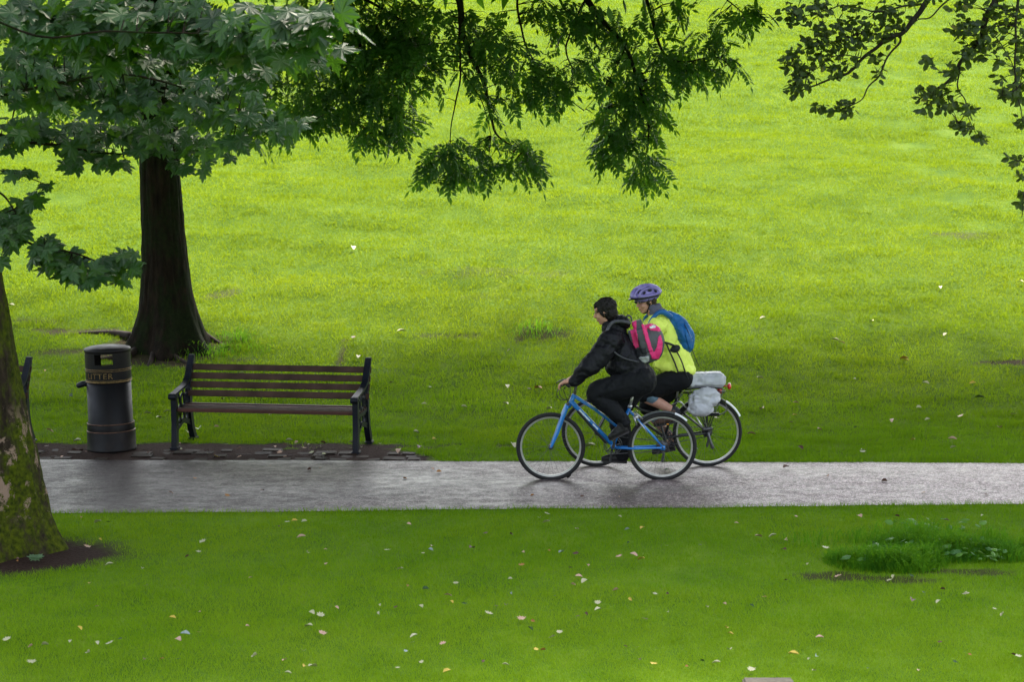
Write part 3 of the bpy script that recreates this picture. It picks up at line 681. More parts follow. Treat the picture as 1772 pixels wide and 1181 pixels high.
# leaf shapes: verts, tris
def ash_leaf(npair=4, L=.23, l=.088, w=.043):
    V = []; F = []
    def leaflet(b, d, n):
        d = d/np.linalg.norm(d); s = np.cross(n, d); o = len(V)
        V.extend([b, b+d*l*.45+s*w/2-n*.004, b+d*l*.5+n*.004, b+d*l*.45-s*w/2-n*.004, b+d*l-n*.012])
        F.extend([(o, o+2, o+1), (o, o+3, o+2), (o+1, o+2, o+4), (o+2, o+3, o+4)])
    n = np.array([0, 0, 1.0])
    for i in range(npair):
        x = L*(.25+.7*i/npair); z = -x*x*1.4
        for s in (-1, 1): leaflet(np.array([x, s*.004, z]), np.array([.55, s*.8, -.18]), n)
    leaflet(np.array([L, 0, -L*L*1.4]), np.array([1, 0, -.6]), n)
    o = len(V); V.extend([np.array([0, -.0025, 0]), np.array([0, .0025, 0]), np.array([L*.6, 0, -L*L*.5]), np.array([L, 0, -L*L*1.4])]); F.extend([(o, o+1, o+2), (o, o+2, o+3)])
    return np.array(V), np.array(F)
def maple_leaf(S=.17, full=True):
    if full:
        half = [(.03, 0), (.16, -.10), (.36, -.16), (.38, -.05), (.52, .02), (.40, .12), (.56, .26), (.62, .44), (.46, .42), (.36, .38), (.24, .36), (.27, .52), (.24, .70), (.13, .66), (.09, .82)]
        out = half+[(0, 1.0)]+[(-x, y) for x, y in reversed(half)]
    else:
        half = [(.34, -.14), (.5, .04), (.6, .42), (.24, .36), (.24, .7)]; out = [(0, 0)]+half+[(0, 1.0)]+[(-x, y) for x, y in reversed(half)]
    V = [(0, .25, 0)]+[(x, y, -.28*abs(x)**1.3-.16*y*y+(.05 if k % 3 == 0 else 0)) for k, (x, y) in enumerate(out)]; n = len(out)
    F = [(0, i+1, (i+1) % n+1) for i in range(n)]
    o = len(V); V += [(-.008, 0, 0), (.008, 0, 0), (0, -.45, .12)]; F.append((o, o+1, o+2))
    V = np.array(V)*S; V = V[:, [1, 0, 2]]*np.array([1, -1, 1]); return V, np.array(F)
def ovate_leaf(S=.07):
    V = np.array([(0, 0, 0), (.3, .3, -.05), (.35, 0, .03), (.3, -.3, -.05), (.7, .25, -.09), (.72, 0, 0), (.7, -.25, -.09), (1, 0, -.15)])*S
    F = [(0, 2, 1), (0, 3, 2), (1, 2, 5), (1, 5, 4), (2, 3, 6), (2, 6, 5), (4, 5, 7), (5, 6, 7)]; return V, np.array(F)
def spray(tmpl, pos, dirs, ups, scale, tint):
    V, F = tmpl; n = len(pos)
    d = dirs/np.linalg.norm(dirs, axis=1)[:, None]; u = ups-d*(ups*d).sum(1)[:, None]; u /= np.linalg.norm(u, axis=1)[:, None]+1e-9; s = np.cross(u, d)
    M = np.stack([d, s, u], 1)          # rows
    v = np.einsum('kc,ncj->nkj', V, M)*scale[:, None, None]+pos[:, None]
    f = (np.arange(n)[:, None, None]*len(V)+F[None]).reshape(-1, 3)
    return v.reshape(-1, 3), f, np.repeat(tint, len(V))
def pile(sets):
    V = []; F = []; T = []; o = 0
    for v, f, t in sets: V.append(v); F.append(f+o); T.append(t); o += len(v)
    return np.vstack(V), np.vstack(F), np.concatenate(T)
def blobpts(cx, cy, rx, ry, n, Yc, yr=.5):
    d = rng.normal(size=(n, 3)); d /= np.linalg.norm(d, axis=1)[:, None]; r = rng.random(n)**.45
    d = d*r[:, None]
    return np.array([P(cx+a*rx, cy+b_*ry, Yc+c_*yr) for a, b_, c_ in d])
def ellshell(c, r, n, inner=.55):
    d = rng.normal(size=(n, 3)); d /= np.linalg.norm(d, axis=1)[:, None]; q = (inner**3+(1-inner**3)*rng.random(n))**(1/3)
    w = 1+.16*np.sin(d[:, 0]*7+1)*np.sin(d[:, 1]*6)+.12*np.sin(d[:, 2]*9)
    return np.array(c)+d*np.array(r)*(q*w)[:, None]
def twigs(name, P0, anchors, mat, parent, r=.004, lim=.6):
    pr = []; A = np.array(anchors)
    for p in P0:
        a = A[np.argmin(((A-p)**2).sum(1))]
        if not .05 < np.linalg.norm(a-p) < lim: continue
        mid = (a+p)/2+np.array([0, 0, .06*np.linalg.norm(a-p)])
        pr.append(tube([a, mid, p], [r*1.6, r, r*.5], 4, caps=False))
    return pr
BR = lambda pxs, Y_, r0, r1, n=20: (np.array([P(x, y, Y_+(i*.0)) for i, (x, y) in enumerate(pxs)]), r0, r1, n)
# ======================= ash (the trunk behind the bench)
AB = bark('ash_bark', (.004, .003, .0022), (.013, .0085, .0055), (.030, .019, .012), moss=((.005, .009, .003), (.013, .020, .005)), mscale=2.2)
ta = thing('ash_tree', ASH, 'large ash tree with dark flared trunk behind the bench, leafy branches hanging over the lawn', 'tree')
ta['label'] = 'large ash tree with dark flared trunk rising behind the litter bin and bench'
ax, ay, az = ASH
def zpx(py): return P(288, py, ay)[2]
rings = [(az-.25, ax, ay, .66, .30), (az-.02, ax, ay, .55, .28), (zpx(575), ax, ay, .46, .22), (zpx(540), ax, ay, .385, .14), (zpx(500), ax-.02, ay, .335, .08), (zpx(460), ax-.03, ay, .305, .05), (zpx(400), ax-.05, ay, .275, .03), (zpx(300), ax-.08, ay, .255, .02), (zpx(190), ax-.08, ay, .24, .02), (6.2, ax-.05, ay, .25, .02), (8.5, ax+.1, ay, .14, 0), (11, ax+.3, ay-.2, .05, 0)]
mk('trunk', *trunk_mesh(rings, 120, 6, rough=.022, seed=1, sub=150), AB, ta)
RB = simple('root_bark', (.022, .013, .009), .85, var=.4, scale=12, bump=.6)
for pts in (((285, 610), (300, 620), (325, 630), (345, 634)), ((245, 600), (225, 618), (190, 622), (150, 626), (110, 634)), ((350, 585), (372, 592), (395, 600)), ((225, 588), (195, 580), (140, 578), (95, 582)), ((270, 600), (262, 625), (250, 640))):
    q = np.array([G(*p) for p in pts]); q[:, 2] += np.linspace(.05, -.03, len(q))
    mk('root', *limb(q, [.055, .032, .012], 16, 8), RB, ta)
hang = [BR([(500, -420), (640, -300), (740, -120), (790, -10), (800, 50), (815, 95), (835, 140), (850, 200), (862, 235), (905, 262)], 24.0, .06, .006),
        BR([(795, 30), (797, 120), (787, 180), (777, 225), (775, 265)], 24.0, .014, .004),
        BR([(797, 120), (835, 180), (850, 235)], 23.9, .008, .004),
        BR([(600, -420), (820, -260), (960, -110), (1015, -5), (1045, 40), (1082, 80), (1108, 150), (1122, 210), (1118, 280)], 24.4, .06, .006),
        BR([(1015, -5), (985, 60), (980, 90), (1000, 130), (1030, 160), (1060, 230)], 24.3, .014, .004),
        BR([(960, -110), (1090, -60), (1125, 20), (1150, 90), (1180, 105), (1240, 100), (1270, 120)], 24.6, .03, .004),
        BR([(1045, -80), (1180, -60), (1260, 0), (1300, 35)], 24.8, .02, .004),
        BR([(300, -250), (470, -140), (570, -30), (605, 40), (640, 120), (660, 190), (640, 235)], 25.0, .05, .006),
        BR([(570, -30), (690, 30), (720, 90), (700, 160), (690, 210)], 24.7, .02, .004),
        BR([(1082, 80), (1060, 130), (1010, 190)], 24.3, .01, .003),
        BR([(960, -110), (900, -20), (905, 60), (930, 120), (920, 170)], 24.2, .02, .004),
        BR([(290, 120), (380, 60), (480, 80), (530, 180)], 25.8, .05, .006),
        BR([(280, 100), (200, 40), (100, 60), (40, 150), (20, 220)], 26.0, .05, .006),
        BR([(285, 60), (330, -30), (420, 20), (450, 200)], 25.5, .03, .006)]
pr = []; anch = []
for pts, r0, r1, n in hang:
    c = curve(pts, n*2); c = c+np.array([[.03*mnoise.noise(Vector(p*2.0)), .1*mnoise.noise(Vector(p*.7+Vector((5, 0, 0)) if False else Vector(p)*.7)), .03*mnoise.noise(Vector(p)*2.5+Vector((3, 1, 0)))] for p in c])
    pr.append(tube(c, lerpr([r0, r1], n*2), 7)); anch += list(c)
def limb_to(a, b_, r0, r1, sag=.8):
    a = np.array(a, float); b_ = np.array(b_, float); m = (a+b_)/2+np.array([0, 0, sag]); c = curve([a, a*.7+m*.3+[0, 0, .2*sag], m, b_], 18); anch.extend(list(c)); return tube(c, lerpr([r0, r1], 18), 9)
tz = lambda z: np.array([ax, ay, z])
for (z, k, r0) in ((5.2, 0, .12), (5.8, 3, .13), (5.0, 7, .10)):
    pr.append(limb_to(tz(z), hang[k][0][0], r0, .055, .9))
for k in range(11):
    a = k*2.4; z = 5.5+k*.5; rr_ = 6.5-.35*k; e = tz(z+2.2+.3*k)+np.array([math.cos(a)*rr_, math.sin(a)*rr_*.8-.8, 0]); pr.append(limb_to(tz(z), e, .11-.006*k, .02, .6))
AL = leafmat('ash_leaf', [(.15, (.006, .028, .006)), (.45, (.017, .064, .009)), (.75, (.042, .115, .013)), (.95, (.11, .22, .02))], .5, .38, (.20, .48, .015), .35)
blobs = [(650, 50, 95, 90, 190, 24.8), (590, 150, 85, 65, 120, 25), (680, 120, 70, 75, 130, 24.6), (665, 200, 60, 48, 72, 24.8), (640, 232, 45, 22, 16, 24.9), (735, 60, 55, 75, 80, 24.4), (820, 60, 52, 75, 62, 24), (865, 85, 40, 55, 36, 23.9), (800, 150, 60, 30, 9, 24), (850, 165, 45, 30, 12, 24),
         (775, 268, 46, 36, 46, 24), (800, 298, 26, 22, 14, 24), (745, 282, 18, 24, 10, 24), (905, 270, 38, 34, 36, 23.9), (850, 282, 40, 20, 18, 24), (835, 250, 30, 26, 12, 24), (925, 130, 50, 42, 48, 24.1), (960, 160, 26, 34, 18, 24.1), (995, 115, 40, 36, 20, 24.2), (905, 165, 20, 18, 5, 24.1),
         (1000, 25, 80, 35, 56, 24.4), (935, 15, 35, 22, 14, 24.3), (1060, 70, 60, 50, 50, 24.4), (1070, 150, 58, 48, 58, 24.4), (1060, 215, 40, 45, 46, 24.3), (1045, 262, 24, 24, 14, 24.3), (1090, 255, 40, 38, 30, 24.4), (1125, 185, 38, 58, 46, 24.4), (1120, 288, 32, 28, 28, 24.4), (1150, 105, 60, 55, 52, 24.6), (1205, 105, 55, 38, 38, 24.6), (1240, 60, 50, 40, 20, 24.7), (1262, 108, 26, 26, 9, 24.6),
         (1150, 15, 60, 36, 26, 24.6), (1285, 18, 46, 24, 24, 24.8), (480, 80, 110, 90, 150, 25.5), (400, 150, 110, 80, 90, 25.6), (525, 195, 65, 50, 55, 25.2), (440, 215, 60, 30, 20, 25.5), (300, 60, 140, 70, 90, 25.2), (200, 130, 120, 80, 75, 25.6), (90, 180, 100, 50, 46, 26), (50, 90, 90, 80, 56, 26), (340, 190, 60, 40, 18, 25), (230, 215, 90, 35, 18, 25.2), (550, 20, 100, 50, 60, 25.2), (900, 240, 18, 16, 5, 24)]
pos = np.vstack([blobpts(*q[:4], int(q[4]*1.05), q[5], .55) for q in blobs]); n = len(pos)
dv = rng.normal(size=(n, 3))*np.array([.8, .8, .35])+np.array([.1, -.15, -.55]); uv_ = rng.normal(size=(n, 3))*.45+np.array([0, -.35, .9])
near_ = spray(ash_leaf(), pos, dv, uv_, rng.uniform(.75, 1.3, n), np.clip(rng.normal(.42, .22, n), 0, 1))
sub = pos[rng.random(n) < .42]
mk('branches', *join(*pr, *twigs('t', sub, anch, AB, ta, .0045)), AB, ta)
far_ = ellshell((ax+1.8, 24.9, 9.6), (9.6, 6.9, 5.3), 19000, .3); far_ = far_[~inframe(far_, 60)]; n = len(far_)
# nothing hangs lower than the top of the picture where the open slope is seen
dv = rng.normal(size=(n, 3))*np.array([1, 1, .4])+np.array([0, 0, -.4]); uv_ = rng.normal(size=(n, 3))*.4+np.array([0, 0, 1])
fs_ = spray(ash_leaf(3, .4, .2, .09), far_, dv, uv_, rng.uniform(.8, 1.3, n), np.clip(rng.normal(.5, .2, n), 0, 1))
V, F, Tn = pile([near_, fs_]); mk_np('crown', V, F, AL, ta, tint=Tn)
# ======================= sycamore (mossy trunk at the left edge)
SB = bark('sycamore_bark', (.010, .007, .005), (.032, .022, .016), (.075, .052, .040), moss=((.014, .026, .002), (.095, .115, .004)), pale=(.27, .18, .14), mscale=3.2, bump=1.0)
SX = P(-62, 975, 16.6); sx_, sy_ = SX[0], 16.75
ts = thing('sycamore_tree', (sx_, sy_, 0), 'mossy sycamore with flaking pale bark at the left edge, broad lobed leaves overhead', 'tree')
ts['label'] = 'moss covered sycamore with flaking pale bark and broad lobed leaves in front of the path'
def sr(py, edge, cpx):
    z = P(0, py, sy_)[2]; s = FPX/16.6; return (z, P(cpx, py, sy_)[0], sy_, (edge-cpx)/s)
rings = []
for py, e, cpx, bt in ((1010, 150, -60, .3), (975, 132, -60, .26), (950, 112, -60, .22), (920, 97, -61, .16), (890, 86, -62, .12), (850, 76, -64, .08), (780, 62, -67, .05), (700, 43, -72, .04), (600, 22, -76, .03), (470, 0, -82, .03), (300, -22, -90, .02), (0, -40, -100, .02)):
    z, cx, cy, r = sr(py, e, cpx); rings.append((z, cx, cy, r, bt))
rings = [(-.3, rings[0][1], sy_, rings[0][3]*1.12, .3)]+rings[1:]+[(7.5, rings[-1][1]-.1, sy_, .2, 0), (10.5, rings[-1][1], sy_, .06, 0)]
mk('trunk', *trunk_mesh(rings, 150, 5, rough=.03, seed=4, sub=190), SB, ts)
tzs = lambda z: np.array([rings[-3][1], sy_, z]); anch = []; pr = []
syb = [BR([(-60, 20), (60, 60), (200, 55), (330, 60), (450, 70), (540, 55), (600, 45)], 10.8, .007, .002), BR([(-40, 170), (60, 150), (180, 130), (300, 150), (420, 190), (520, 215), (560, 200)], 12.6, .010, .003),
       BR([(-80, 210), (20, 240), (110, 250), (210, 270), (300, 265)], 13.6, .016, .004), BR([(-80, 380), (0, 395), (60, 425), (130, 440), (190, 462), (238, 452)], 13.4, .012, .003), BR([(-80, 330), (-10, 330), (25, 365), (35, 400)], 13.6, .01, .003), BR([(-60, 290), (20, 300), (85, 320)], 13.6, .006, .003)]
for pts, r0, r1, n in syb:
    c = curve(pts, 30); c += np.array([[0, .1*mnoise.noise(Vector(p)), .03*mnoise.noise(Vector(p)*3)] for p in c]); pr.append(tube(c, lerpr([r0, r1], 30), 7)); anch += list(c)
for k, z in ((0, 4.4), (1, 4.2), (2, 3.9), (3, 3.4), (4, 3.5), (5, 3.6)): pr.append(limb_to(tzs(z), syb[k][0][0], .08 if k < 2 else .04, syb[k][1], .35 if k < 3 else .15))
for k in range(11):
    a = k*2.4+1; z = 4.6+k*.5; rr_ = 5.6-.3*k; pr.append(limb_to(tzs(z), tzs(z+2+.25*k)+np.array([math.cos(a)*rr_, math.sin(a)*rr_, 0]), .10-.005*k, .02, .5))
SL = leafmat('sycamore_leaf', [(.15, (.004, .020, .005)), (.45, (.012, .042, .010)), (.75, (.030, .075, .018)), (.97, (.10, .09, .025))], .46, .28, (.16, .40, .015), .42, 3)
sb_ = [(572, 30, 40, 30, 9, 10.0, 1.15), (500, 45, 60, 42, 20, 10.3, 1.05), (540, 85, 60, 25, 8, 10.4, 1), (430, 45, 60, 42, 24, 10.7, 1), (370, 75, 70, 45, 34, 11, 1), (300, 30, 90, 45, 46, 11.2, 1), (200, 25, 100, 40, 48, 11.4, 1), (75, 35, 90, 45, 50, 11.5, 1), (230, 80, 120, 40, 40, 11.8, 1), (450, 105, 60, 35, 16, 11, 1),
       (70, 130, 100, 60, 62, 12.8, .95), (220, 150, 110, 65, 74, 12.9, .95), (370, 165, 70, 50, 34, 12.7, .95), (440, 190, 50, 35, 18, 12.4, .95), (500, 215, 46, 24, 12, 12.3, .9), (30, 225, 60, 35, 26, 13.5, .95), (150, 235, 90, 34, 36, 13.6, .95), (270, 235, 70, 40, 32, 13.4, .95), (345, 250, 45, 26, 12, 13.2, .9), (410, 250, 36, 22, 9, 12.7, .9), (190, 275, 40, 14, 8, 13.6, .9), (130, 275, 22, 16, 5, 13.6, .9), (290, 285, 30, 14, 5, 13.4, .9), (350, 285, 14, 12, 2, 13.2, .8),
       (30, 298, 28, 9, 5, 13.6, .7), (70, 318, 16, 8, 2, 13.6, .7), (52, 345, 24, 18, 6, 13.6, .85), (20, 372, 30, 16, 7, 13.6, .9), (20, 405, 32, 20, 12, 13.4, 1), (75, 435, 32, 26, 14, 13.4, 1), (120, 455, 30, 24, 13, 13.4, 1), (155, 475, 26, 20, 8, 13.4, 1), (185, 462, 26, 20, 8, 13.4, .95), (225, 448, 22, 20, 5, 13.4, .85), (0, 450, 14, 14, 3, 13.4, .9), (215, 478, 10, 14, 2, 13.4, .9)]
ps = []; sc_ = []
for q in sb_:
    md = 110 < q[1] < 300; k = int(q[4]*(1.55 if md else 1.8)); ps.append(blobpts(*q[:4], k, q[5], .35)); sc_.append(np.full(k, q[6]*(.74 if md else .82)))
pos = np.vstack(ps); sc_ = np.concatenate(sc_); n = len(pos)
dv = rng.normal(size=(n, 3))*np.array([.8, .5, .35])+np.array([.15, -.5, -.5]); uv_ = rng.normal(size=(n, 3))*.38+np.array([0, -.62, .75])
s1 = spray(maple_leaf(), pos, dv, uv_, sc_*rng.uniform(.75, 1.15, n), np.clip(rng.normal(.5, .2, n), 0, 1))
pt = pos[rng.random(n) < .5]
mk('branches', *join(*pr, *twigs('t', pt, anch, SB, ts, .003, .30)), AB, ts)
fc = ellshell((-5.0, 15.2, 8.4), (6.4, 6.6, 4.2), 6000, .3); fc = fc[~inframe(fc, 70)]; fc = fc[np.hypot(fc[:, 0], fc[:, 1]) > 3.5]; n = len(fc)
s2 = spray(maple_leaf(.24, False), fc, rng.normal(size=(n, 3))*[1, 1, .4]+[0, 0, -.3], rng.normal(size=(n, 3))*.4+[0, 0, 1], rng.uniform(.8, 1.2, n), np.clip(rng.normal(.5, .2, n), 0, 1))
V, F, Tn = pile([s1, s2]); mk_np('crown', V, F, SL, ts, tint=Tn)
# small green seedling on the bare soil at the trunk's foot
c = G(62, 976); an_ = np.array([0, 1.1, 2.3, 3.4, 4.6, 5.5]); k = 6
sd = spray(maple_leaf(.075, True), np.tile(c+[0, 0, .05], (k, 1)), np.c_[np.cos(an_), np.sin(an_)*.6, np.full(k, .25)], np.tile([0, -.4, 1.0], (k, 1)), np.ones(k)*1.0, np.full(k, .8))
v, f, t = pile([sd]); o = mk_np('seedling', v, f, leafmat('seedling_leaf', [(.2, (.06, .12, .06)), (.8, (.13, .22, .11))], .6, .3), tint=t, loc=c); tag(o, 'small grey green seedling growing on bare soil at the foot of the mossy trunk', 'plant')
k = len(WEEDS); wo = spray(ovate_leaf(.075), WEEDS+np.c_[np.zeros((k, 2)), ground_z(WEEDS[:, 0], WEEDS[:, 1])], rng.normal(size=(k, 3))*[1, 1, .25], rng.normal(size=(k, 3))*.35+[0, -.3, 1], rng.uniform(.6, 1.3, k), rng.random(k))
v, f, t = pile([wo]); tag(mk_np('weeds', v, f, leafmat('weed_leaf', [(.2, (.03, .12, .015)), (.8, (.12, .26, .03))], .5, .35), tint=t), 'broad leaved weeds growing through the long grass clump', 'weeds', kind='stuff')
# ======================= hornbeam beyond the right edge, its branches reaching in
HB = bark('hornbeam_bark', (.012, .011, .009), (.03, .026, .021), (.05, .045, .036), bump=.5)
HX, HY = 9.4, 21.5; hz = float(ground_z(HX, HY))
th = thing('hornbeam_tree', (HX, HY, hz), 'small leaved tree whose thin dark branches reach into the top over the sunny slope', 'tree')
th['label'] = 'small leaved tree reaching in with thin crooked branches over the empty sunlit slope'
mk('trunk', *trunk_mesh([(hz-.3, HX, HY, .5, .2), (hz+.4, HX, HY, .36, .1), (hz+1.5, HX, HY, .3, .04), (5, HX, HY, .25, 0), (9, HX+.2, HY, .12, 0), (12, HX, HY, .04, 0)], 60, 5, rough=.015, seed=8, sub=70), HB, th)
anch = []; pr = []
hb = [BR([(1780, -260), (1690, -130), (1625, -30), (1600, 5), (1578, 40), (1560, 58), (1530, 72), (1495, 100), (1465, 128), (1430, 142), (1400, 152), (1375, 158)], 19, .035, .004),
      BR([(1560, 58), (1558, 75), (1540, 92), (1522, 125), (1508, 142), (1495, 165), (1480, 178), (1462, 188)], 19, .012, .004),
      BR([(1700, -60), (1640, 0), (1612, 30), (1590, 36), (1570, 50)], 19.1, .01, .004), BR([(1600, 5), (1520, 20), (1470, 10), (1420, 20), (1375, 35)], 19, .01, .003),
      BR([(1530, 72), (1500, 55), (1450, 70), (1400, 80), (1370, 100)], 19, .008, .003), BR([(1495, 100), (1450, 95), (1410, 120), (1380, 140)], 18.9, .006, .003), BR([(1480, 178), (1450, 190), (1420, 192)], 19, .005, .002),
      BR([(1790, -250), (1750, -100), (1722, 0), (1706, 40), (1700, 60), (1680, 90), (1662, 110), (1650, 130), (1630, 150), (1600, 165), (1585, 180)], 18.5, .04, .004),
      BR([(1662, 110), (1658, 140), (1662, 155), (1673, 170), (1674, 190), (1665, 205), (1655, 215)], 18.5, .008, .003), BR([(1650, 130), (1625, 120), (1604, 104)], 18.5, .005, .002), BR([(1674, 190), (1684, 220), (1696, 240)], 18.5, .004, .002), BR([(1706, 40), (1730, 70), (1745, 100), (1760, 140)], 18.6, .006, .003),
      BR([(1850, -200), (1790, -80), (1765, 0), (1760, 60), (1762, 150), (1768, 210)], 18.2, .02, .004), BR([(1850, 150), (1800, 230), (1765, 275), (1748, 272)], 18, .01, .003), BR([(1840, 200), (1800, 290), (1772, 330), (1766, 375)], 18, .01, .003), BR([(1840, 80), (1790, 130), (1750, 160), (1735, 165)], 18.2, .008, .003)]
for pts, r0, r1, n in hb:
    c = curve(pts, 30); c += np.array([[.025*mnoise.noise(Vector(p)*5), .12*mnoise.noise(Vector(p)), .025*mnoise.noise(Vector(p)*6+Vector((2, 2, 2)))] for p in c]); pr.append(tube(c, lerpr([r0, r1], 30), 7)); anch += list(c)
tzh = lambda z: np.array([HX, HY, z])
for k, z in ((0, 5.2), (7, 4.9), (12, 4.6), (13, 3.6), (14, 3.4), (15, 4)): pr.append(limb_to(tzh(z), hb[k][0][0], .09 if k < 8 else .05, hb[k][1], .5))
for k in range(10):
    a = k*2.4+.5; z = 4.6+k*.6; rr_ = 5.4-.35*k; pr.append(limb_to(tzh(z), tzh(z+1.8+.25*k)+np.array([math.cos(a)*rr_, math.sin(a)*rr_, 0]), .10-.006*k, .02, .5))
HL = leafmat('hornbeam_leaf', [(.1, (.012, .030, .007)), (.5, (.038, .070, .012)), (.8, (.085, .11, .016)), (.93, (.22, .14, .02))], .5, .4, (.20, .28, .02), .5, 3)
hbl = [(1375, 20, 30, 22, 18), (1420, 12, 35, 20, 16), (1470, 8, 25, 14, 6), (1380, 35, 26, 14, 10), (1425, 48, 16, 16, 12), (1462, 42, 22, 14, 10), (1400, 75, 26, 16, 18), (1372, 98, 18, 16, 14), (1440, 80, 34, 20, 26), (1480, 70, 34, 20, 24), (1500, 45, 36, 20, 20), (1540, 25, 36, 25, 30), (1530, 62, 30, 16, 14), (1430, 105, 40, 18, 22), (1385, 122, 26, 16, 20), (1375, 152, 18, 16, 16), (1400, 138, 16, 10, 8), (1450, 125, 28, 12, 10), (1470, 108, 20, 10, 6), (1420, 185, 14, 8, 7), (1465, 184, 16, 16, 14), (1445, 190, 14, 8, 5), (1515, 98, 16, 10, 5), (1520, 125, 12, 16, 5), (1590, 0, 40, 14, 10),
       (1665, 10, 26, 14, 14), (1660, 48, 20, 16, 14), (1690, 50, 30, 24, 26), (1680, 90, 24, 20, 24), (1712, 80, 22, 20, 20), (1650, 125, 20, 14, 14), (1605, 106, 12, 10, 8), (1630, 160, 24, 16, 18), (1600, 165, 18, 16, 14), (1640, 180, 18, 18, 18), (1600, 190, 10, 12, 6), (1675, 188, 14, 14, 10), (1665, 220, 22, 12, 18), (1696, 238, 10, 10, 10), (1725, 15, 30, 18, 16), (1730, 50, 20, 14, 8), (1755, 30, 20, 30, 18), (1765, 80, 10, 30, 16), (1740, 105, 16, 12, 6), (1765, 120, 10, 20, 8), (1745, 160, 20, 12, 16), (1765, 160, 10, 20, 12), (1768, 210, 8, 14, 6), (1756, 276, 14, 10, 9), (1768, 300, 8, 14, 6), (1768, 345, 8, 24, 9), (1730, 135, 12, 8, 4)]
pos = np.vstack([blobpts(q[0], q[1], q[2], q[3], int(q[4]*2.4), 19 if q[0] < 1595 else 18.4, .35) for q in hbl]); n = len(pos)
s1 = spray(ovate_leaf(.078), pos, rng.normal(size=(n, 3))*[1, .8, .6]+[-.2, 0, -.3], rng.normal(size=(n, 3))*.6+[0, -.4, .7], rng.uniform(.7, 1.2, n), np.clip(rng.normal(.42, .25, n), 0, 1))
mk('branches', *join(*pr, *twigs('t', pos[::3], anch, HB, th, .003, .28)), HB, th)
fc = ellshell((HX-.9, HY+2.4, 9.2), (8.0, 7.5, 4.8), 25000, .3); fc = fc[~inframe(fc, 60)]; n = len(fc)
s2 = spray(ovate_leaf(.33), fc, rng.normal(size=(n, 3))*[1, 1, .4], rng.normal(size=(n, 3))*.4+[0, 0, 1], rng.uniform(.8, 1.2, n), np.clip(rng.normal(.5, .2, n), 0, 1))
V, F, Tn = pile([s1, s2]); mk_np('crown', V, F, HL, th, tint=Tn)
print('trees', time.time()-T0)
# ------------------------------------------------------------------ bicycles
M_BLUE = simple('blue_paint', (.010, .17, .52), .25, spec=.6, var=.12, scale=6, coat=.6)
M_BLACKF = simple('dark_frame_paint', (.012, .013, .017), .3, spec=.6, var=.2, coat=.4)
M_RUB = simple('tyre_rubber', (.016, .015, .015), .7, var=.4, scale=60, bump=.5, bscale=200)
M_ALU = simple('brushed_metal', (.50, .50, .50), .28, metal=.85, var=.2, scale=30)
M_RIM = simple('rim_metal', (.36, .35, .33), .35, metal=.5, var=.15)
M_STEEL = simple('dark_steel', (.10, .10, .105), .35, metal=.7, var=.4, scale=50)
M_PLAS = simple('black_plastic', (.012, .012, .013), .42, var=.2)
M_GUARD = simple('grey_mudguard', (.07, .075, .08), .35, var=.2)
M_WHITE = simple('white_plastic', (.72, .72, .75), .35, var=.08)
M_REDL = simple('red_lens', (.55, .015, .012), .15, spec=.8, var=.1, coat=.5)
M_DECAL = simple('white_decal', (.62, .72, .82), .4, var=.1)
def wheel(root, c, Rw, name, tyre_r=.019, seed=0, front=True, guard=None):
    an = np.linspace(0, 2*math.pi, 72, endpoint=False)
    ring = lambda r: np.c_[c[0]+r*np.cos(an), np.full(72, c[1]), c[2]+r*np.sin(an)]
    w = mk('wheel', *join(*[tube([c+np.array([0, -.045, 0]), c+np.array([0, .045, 0])], .022 if front else .028, 14)],
                          tube([c+np.array([0, -.07, 0]), c+np.array([0, .07, 0])], .008, 8)), M_STEEL, root)
    mk('tyre', *tube(ring(Rw-tyre_r), tyre_r, 12, closed=True), M_RUB, w)
    pr = []
    rr = Rw-2*tyre_r-.004
    prof = [(rr+.006, -.012), (rr+.006, .012), (rr-.012, .009), (rr-.012, -.009)]
    V = []; F = []
    for i, a in enumerate(an):
        for (r, y) in prof: V.append((c[0]+r*math.cos(a), c[1]+y, c[2]+r*math.sin(a)))
    for i in range(72):
        for k in range(4): F.append((i*4+k, i*4+(k+1) % 4, ((i+1) % 72)*4+(k+1) % 4, ((i+1) % 72)*4+k))
    mk('rim', V, F, M_RIM, w, smooth=False)
    sp = []
    for k in range(32):
        a = 2*math.pi*k/32+seed; s = 1 if k % 2 else -1; o = a+(1.35 if (k//2) % 2 else -1.35)
        p0 = c+np.array([.02*math.cos(o), s*.03, .02*math.sin(o)]); p1 = c+np.array([(rr-.01)*math.cos(a), s*.003, (rr-.01)*math.sin(a)])
        sp.append(tube([p0, p1], .0011, 4, caps=False))
    tag(mk('spokes', *join(*sp), M_STEEL, w), None)
    return w
def arcstrip(c, r, a0, a1, w, t, n=28):
    """curved mudguard shell"""
    V = []; F = []; K = 7
    for i in range(n):
        a = R(a0+(a1-a0)*i/(n-1))
        for q in (r, r+t):
            for k in range(K):
                u = (k/(K-1)-.5)*2; V.append((c[0]+(q-.012*u*u)*math.cos(a), c[1]+u*w/2, c[2]+(q-.012*u*u)*math.sin(a)))
    m = 2*K
    for i in range(n-1):
        for k in range(K-1):
            F.append((i*m+k, i*m+k+1, (i+1)*m+k+1, (i+1)*m+k)); F.append((i*m+K+k, (i+1)*m+K+k, (i+1)*m+K+k+1, i*m+K+k+1))
        F.append((i*m, (i+1)*m, (i+1)*m+K, i*m+K)); F.append((i*m+K-1, i*m+m-1, (i+1)*m+m-1, (i+1)*m+K-1))
    F.append(tuple(list(range(K))+list(range(2*K-1, K-1, -1)))); F.append(tuple((n-1)*m+i for i in list(range(K-1, -1, -1))+list(range(K, 2*K))))
    return V, F
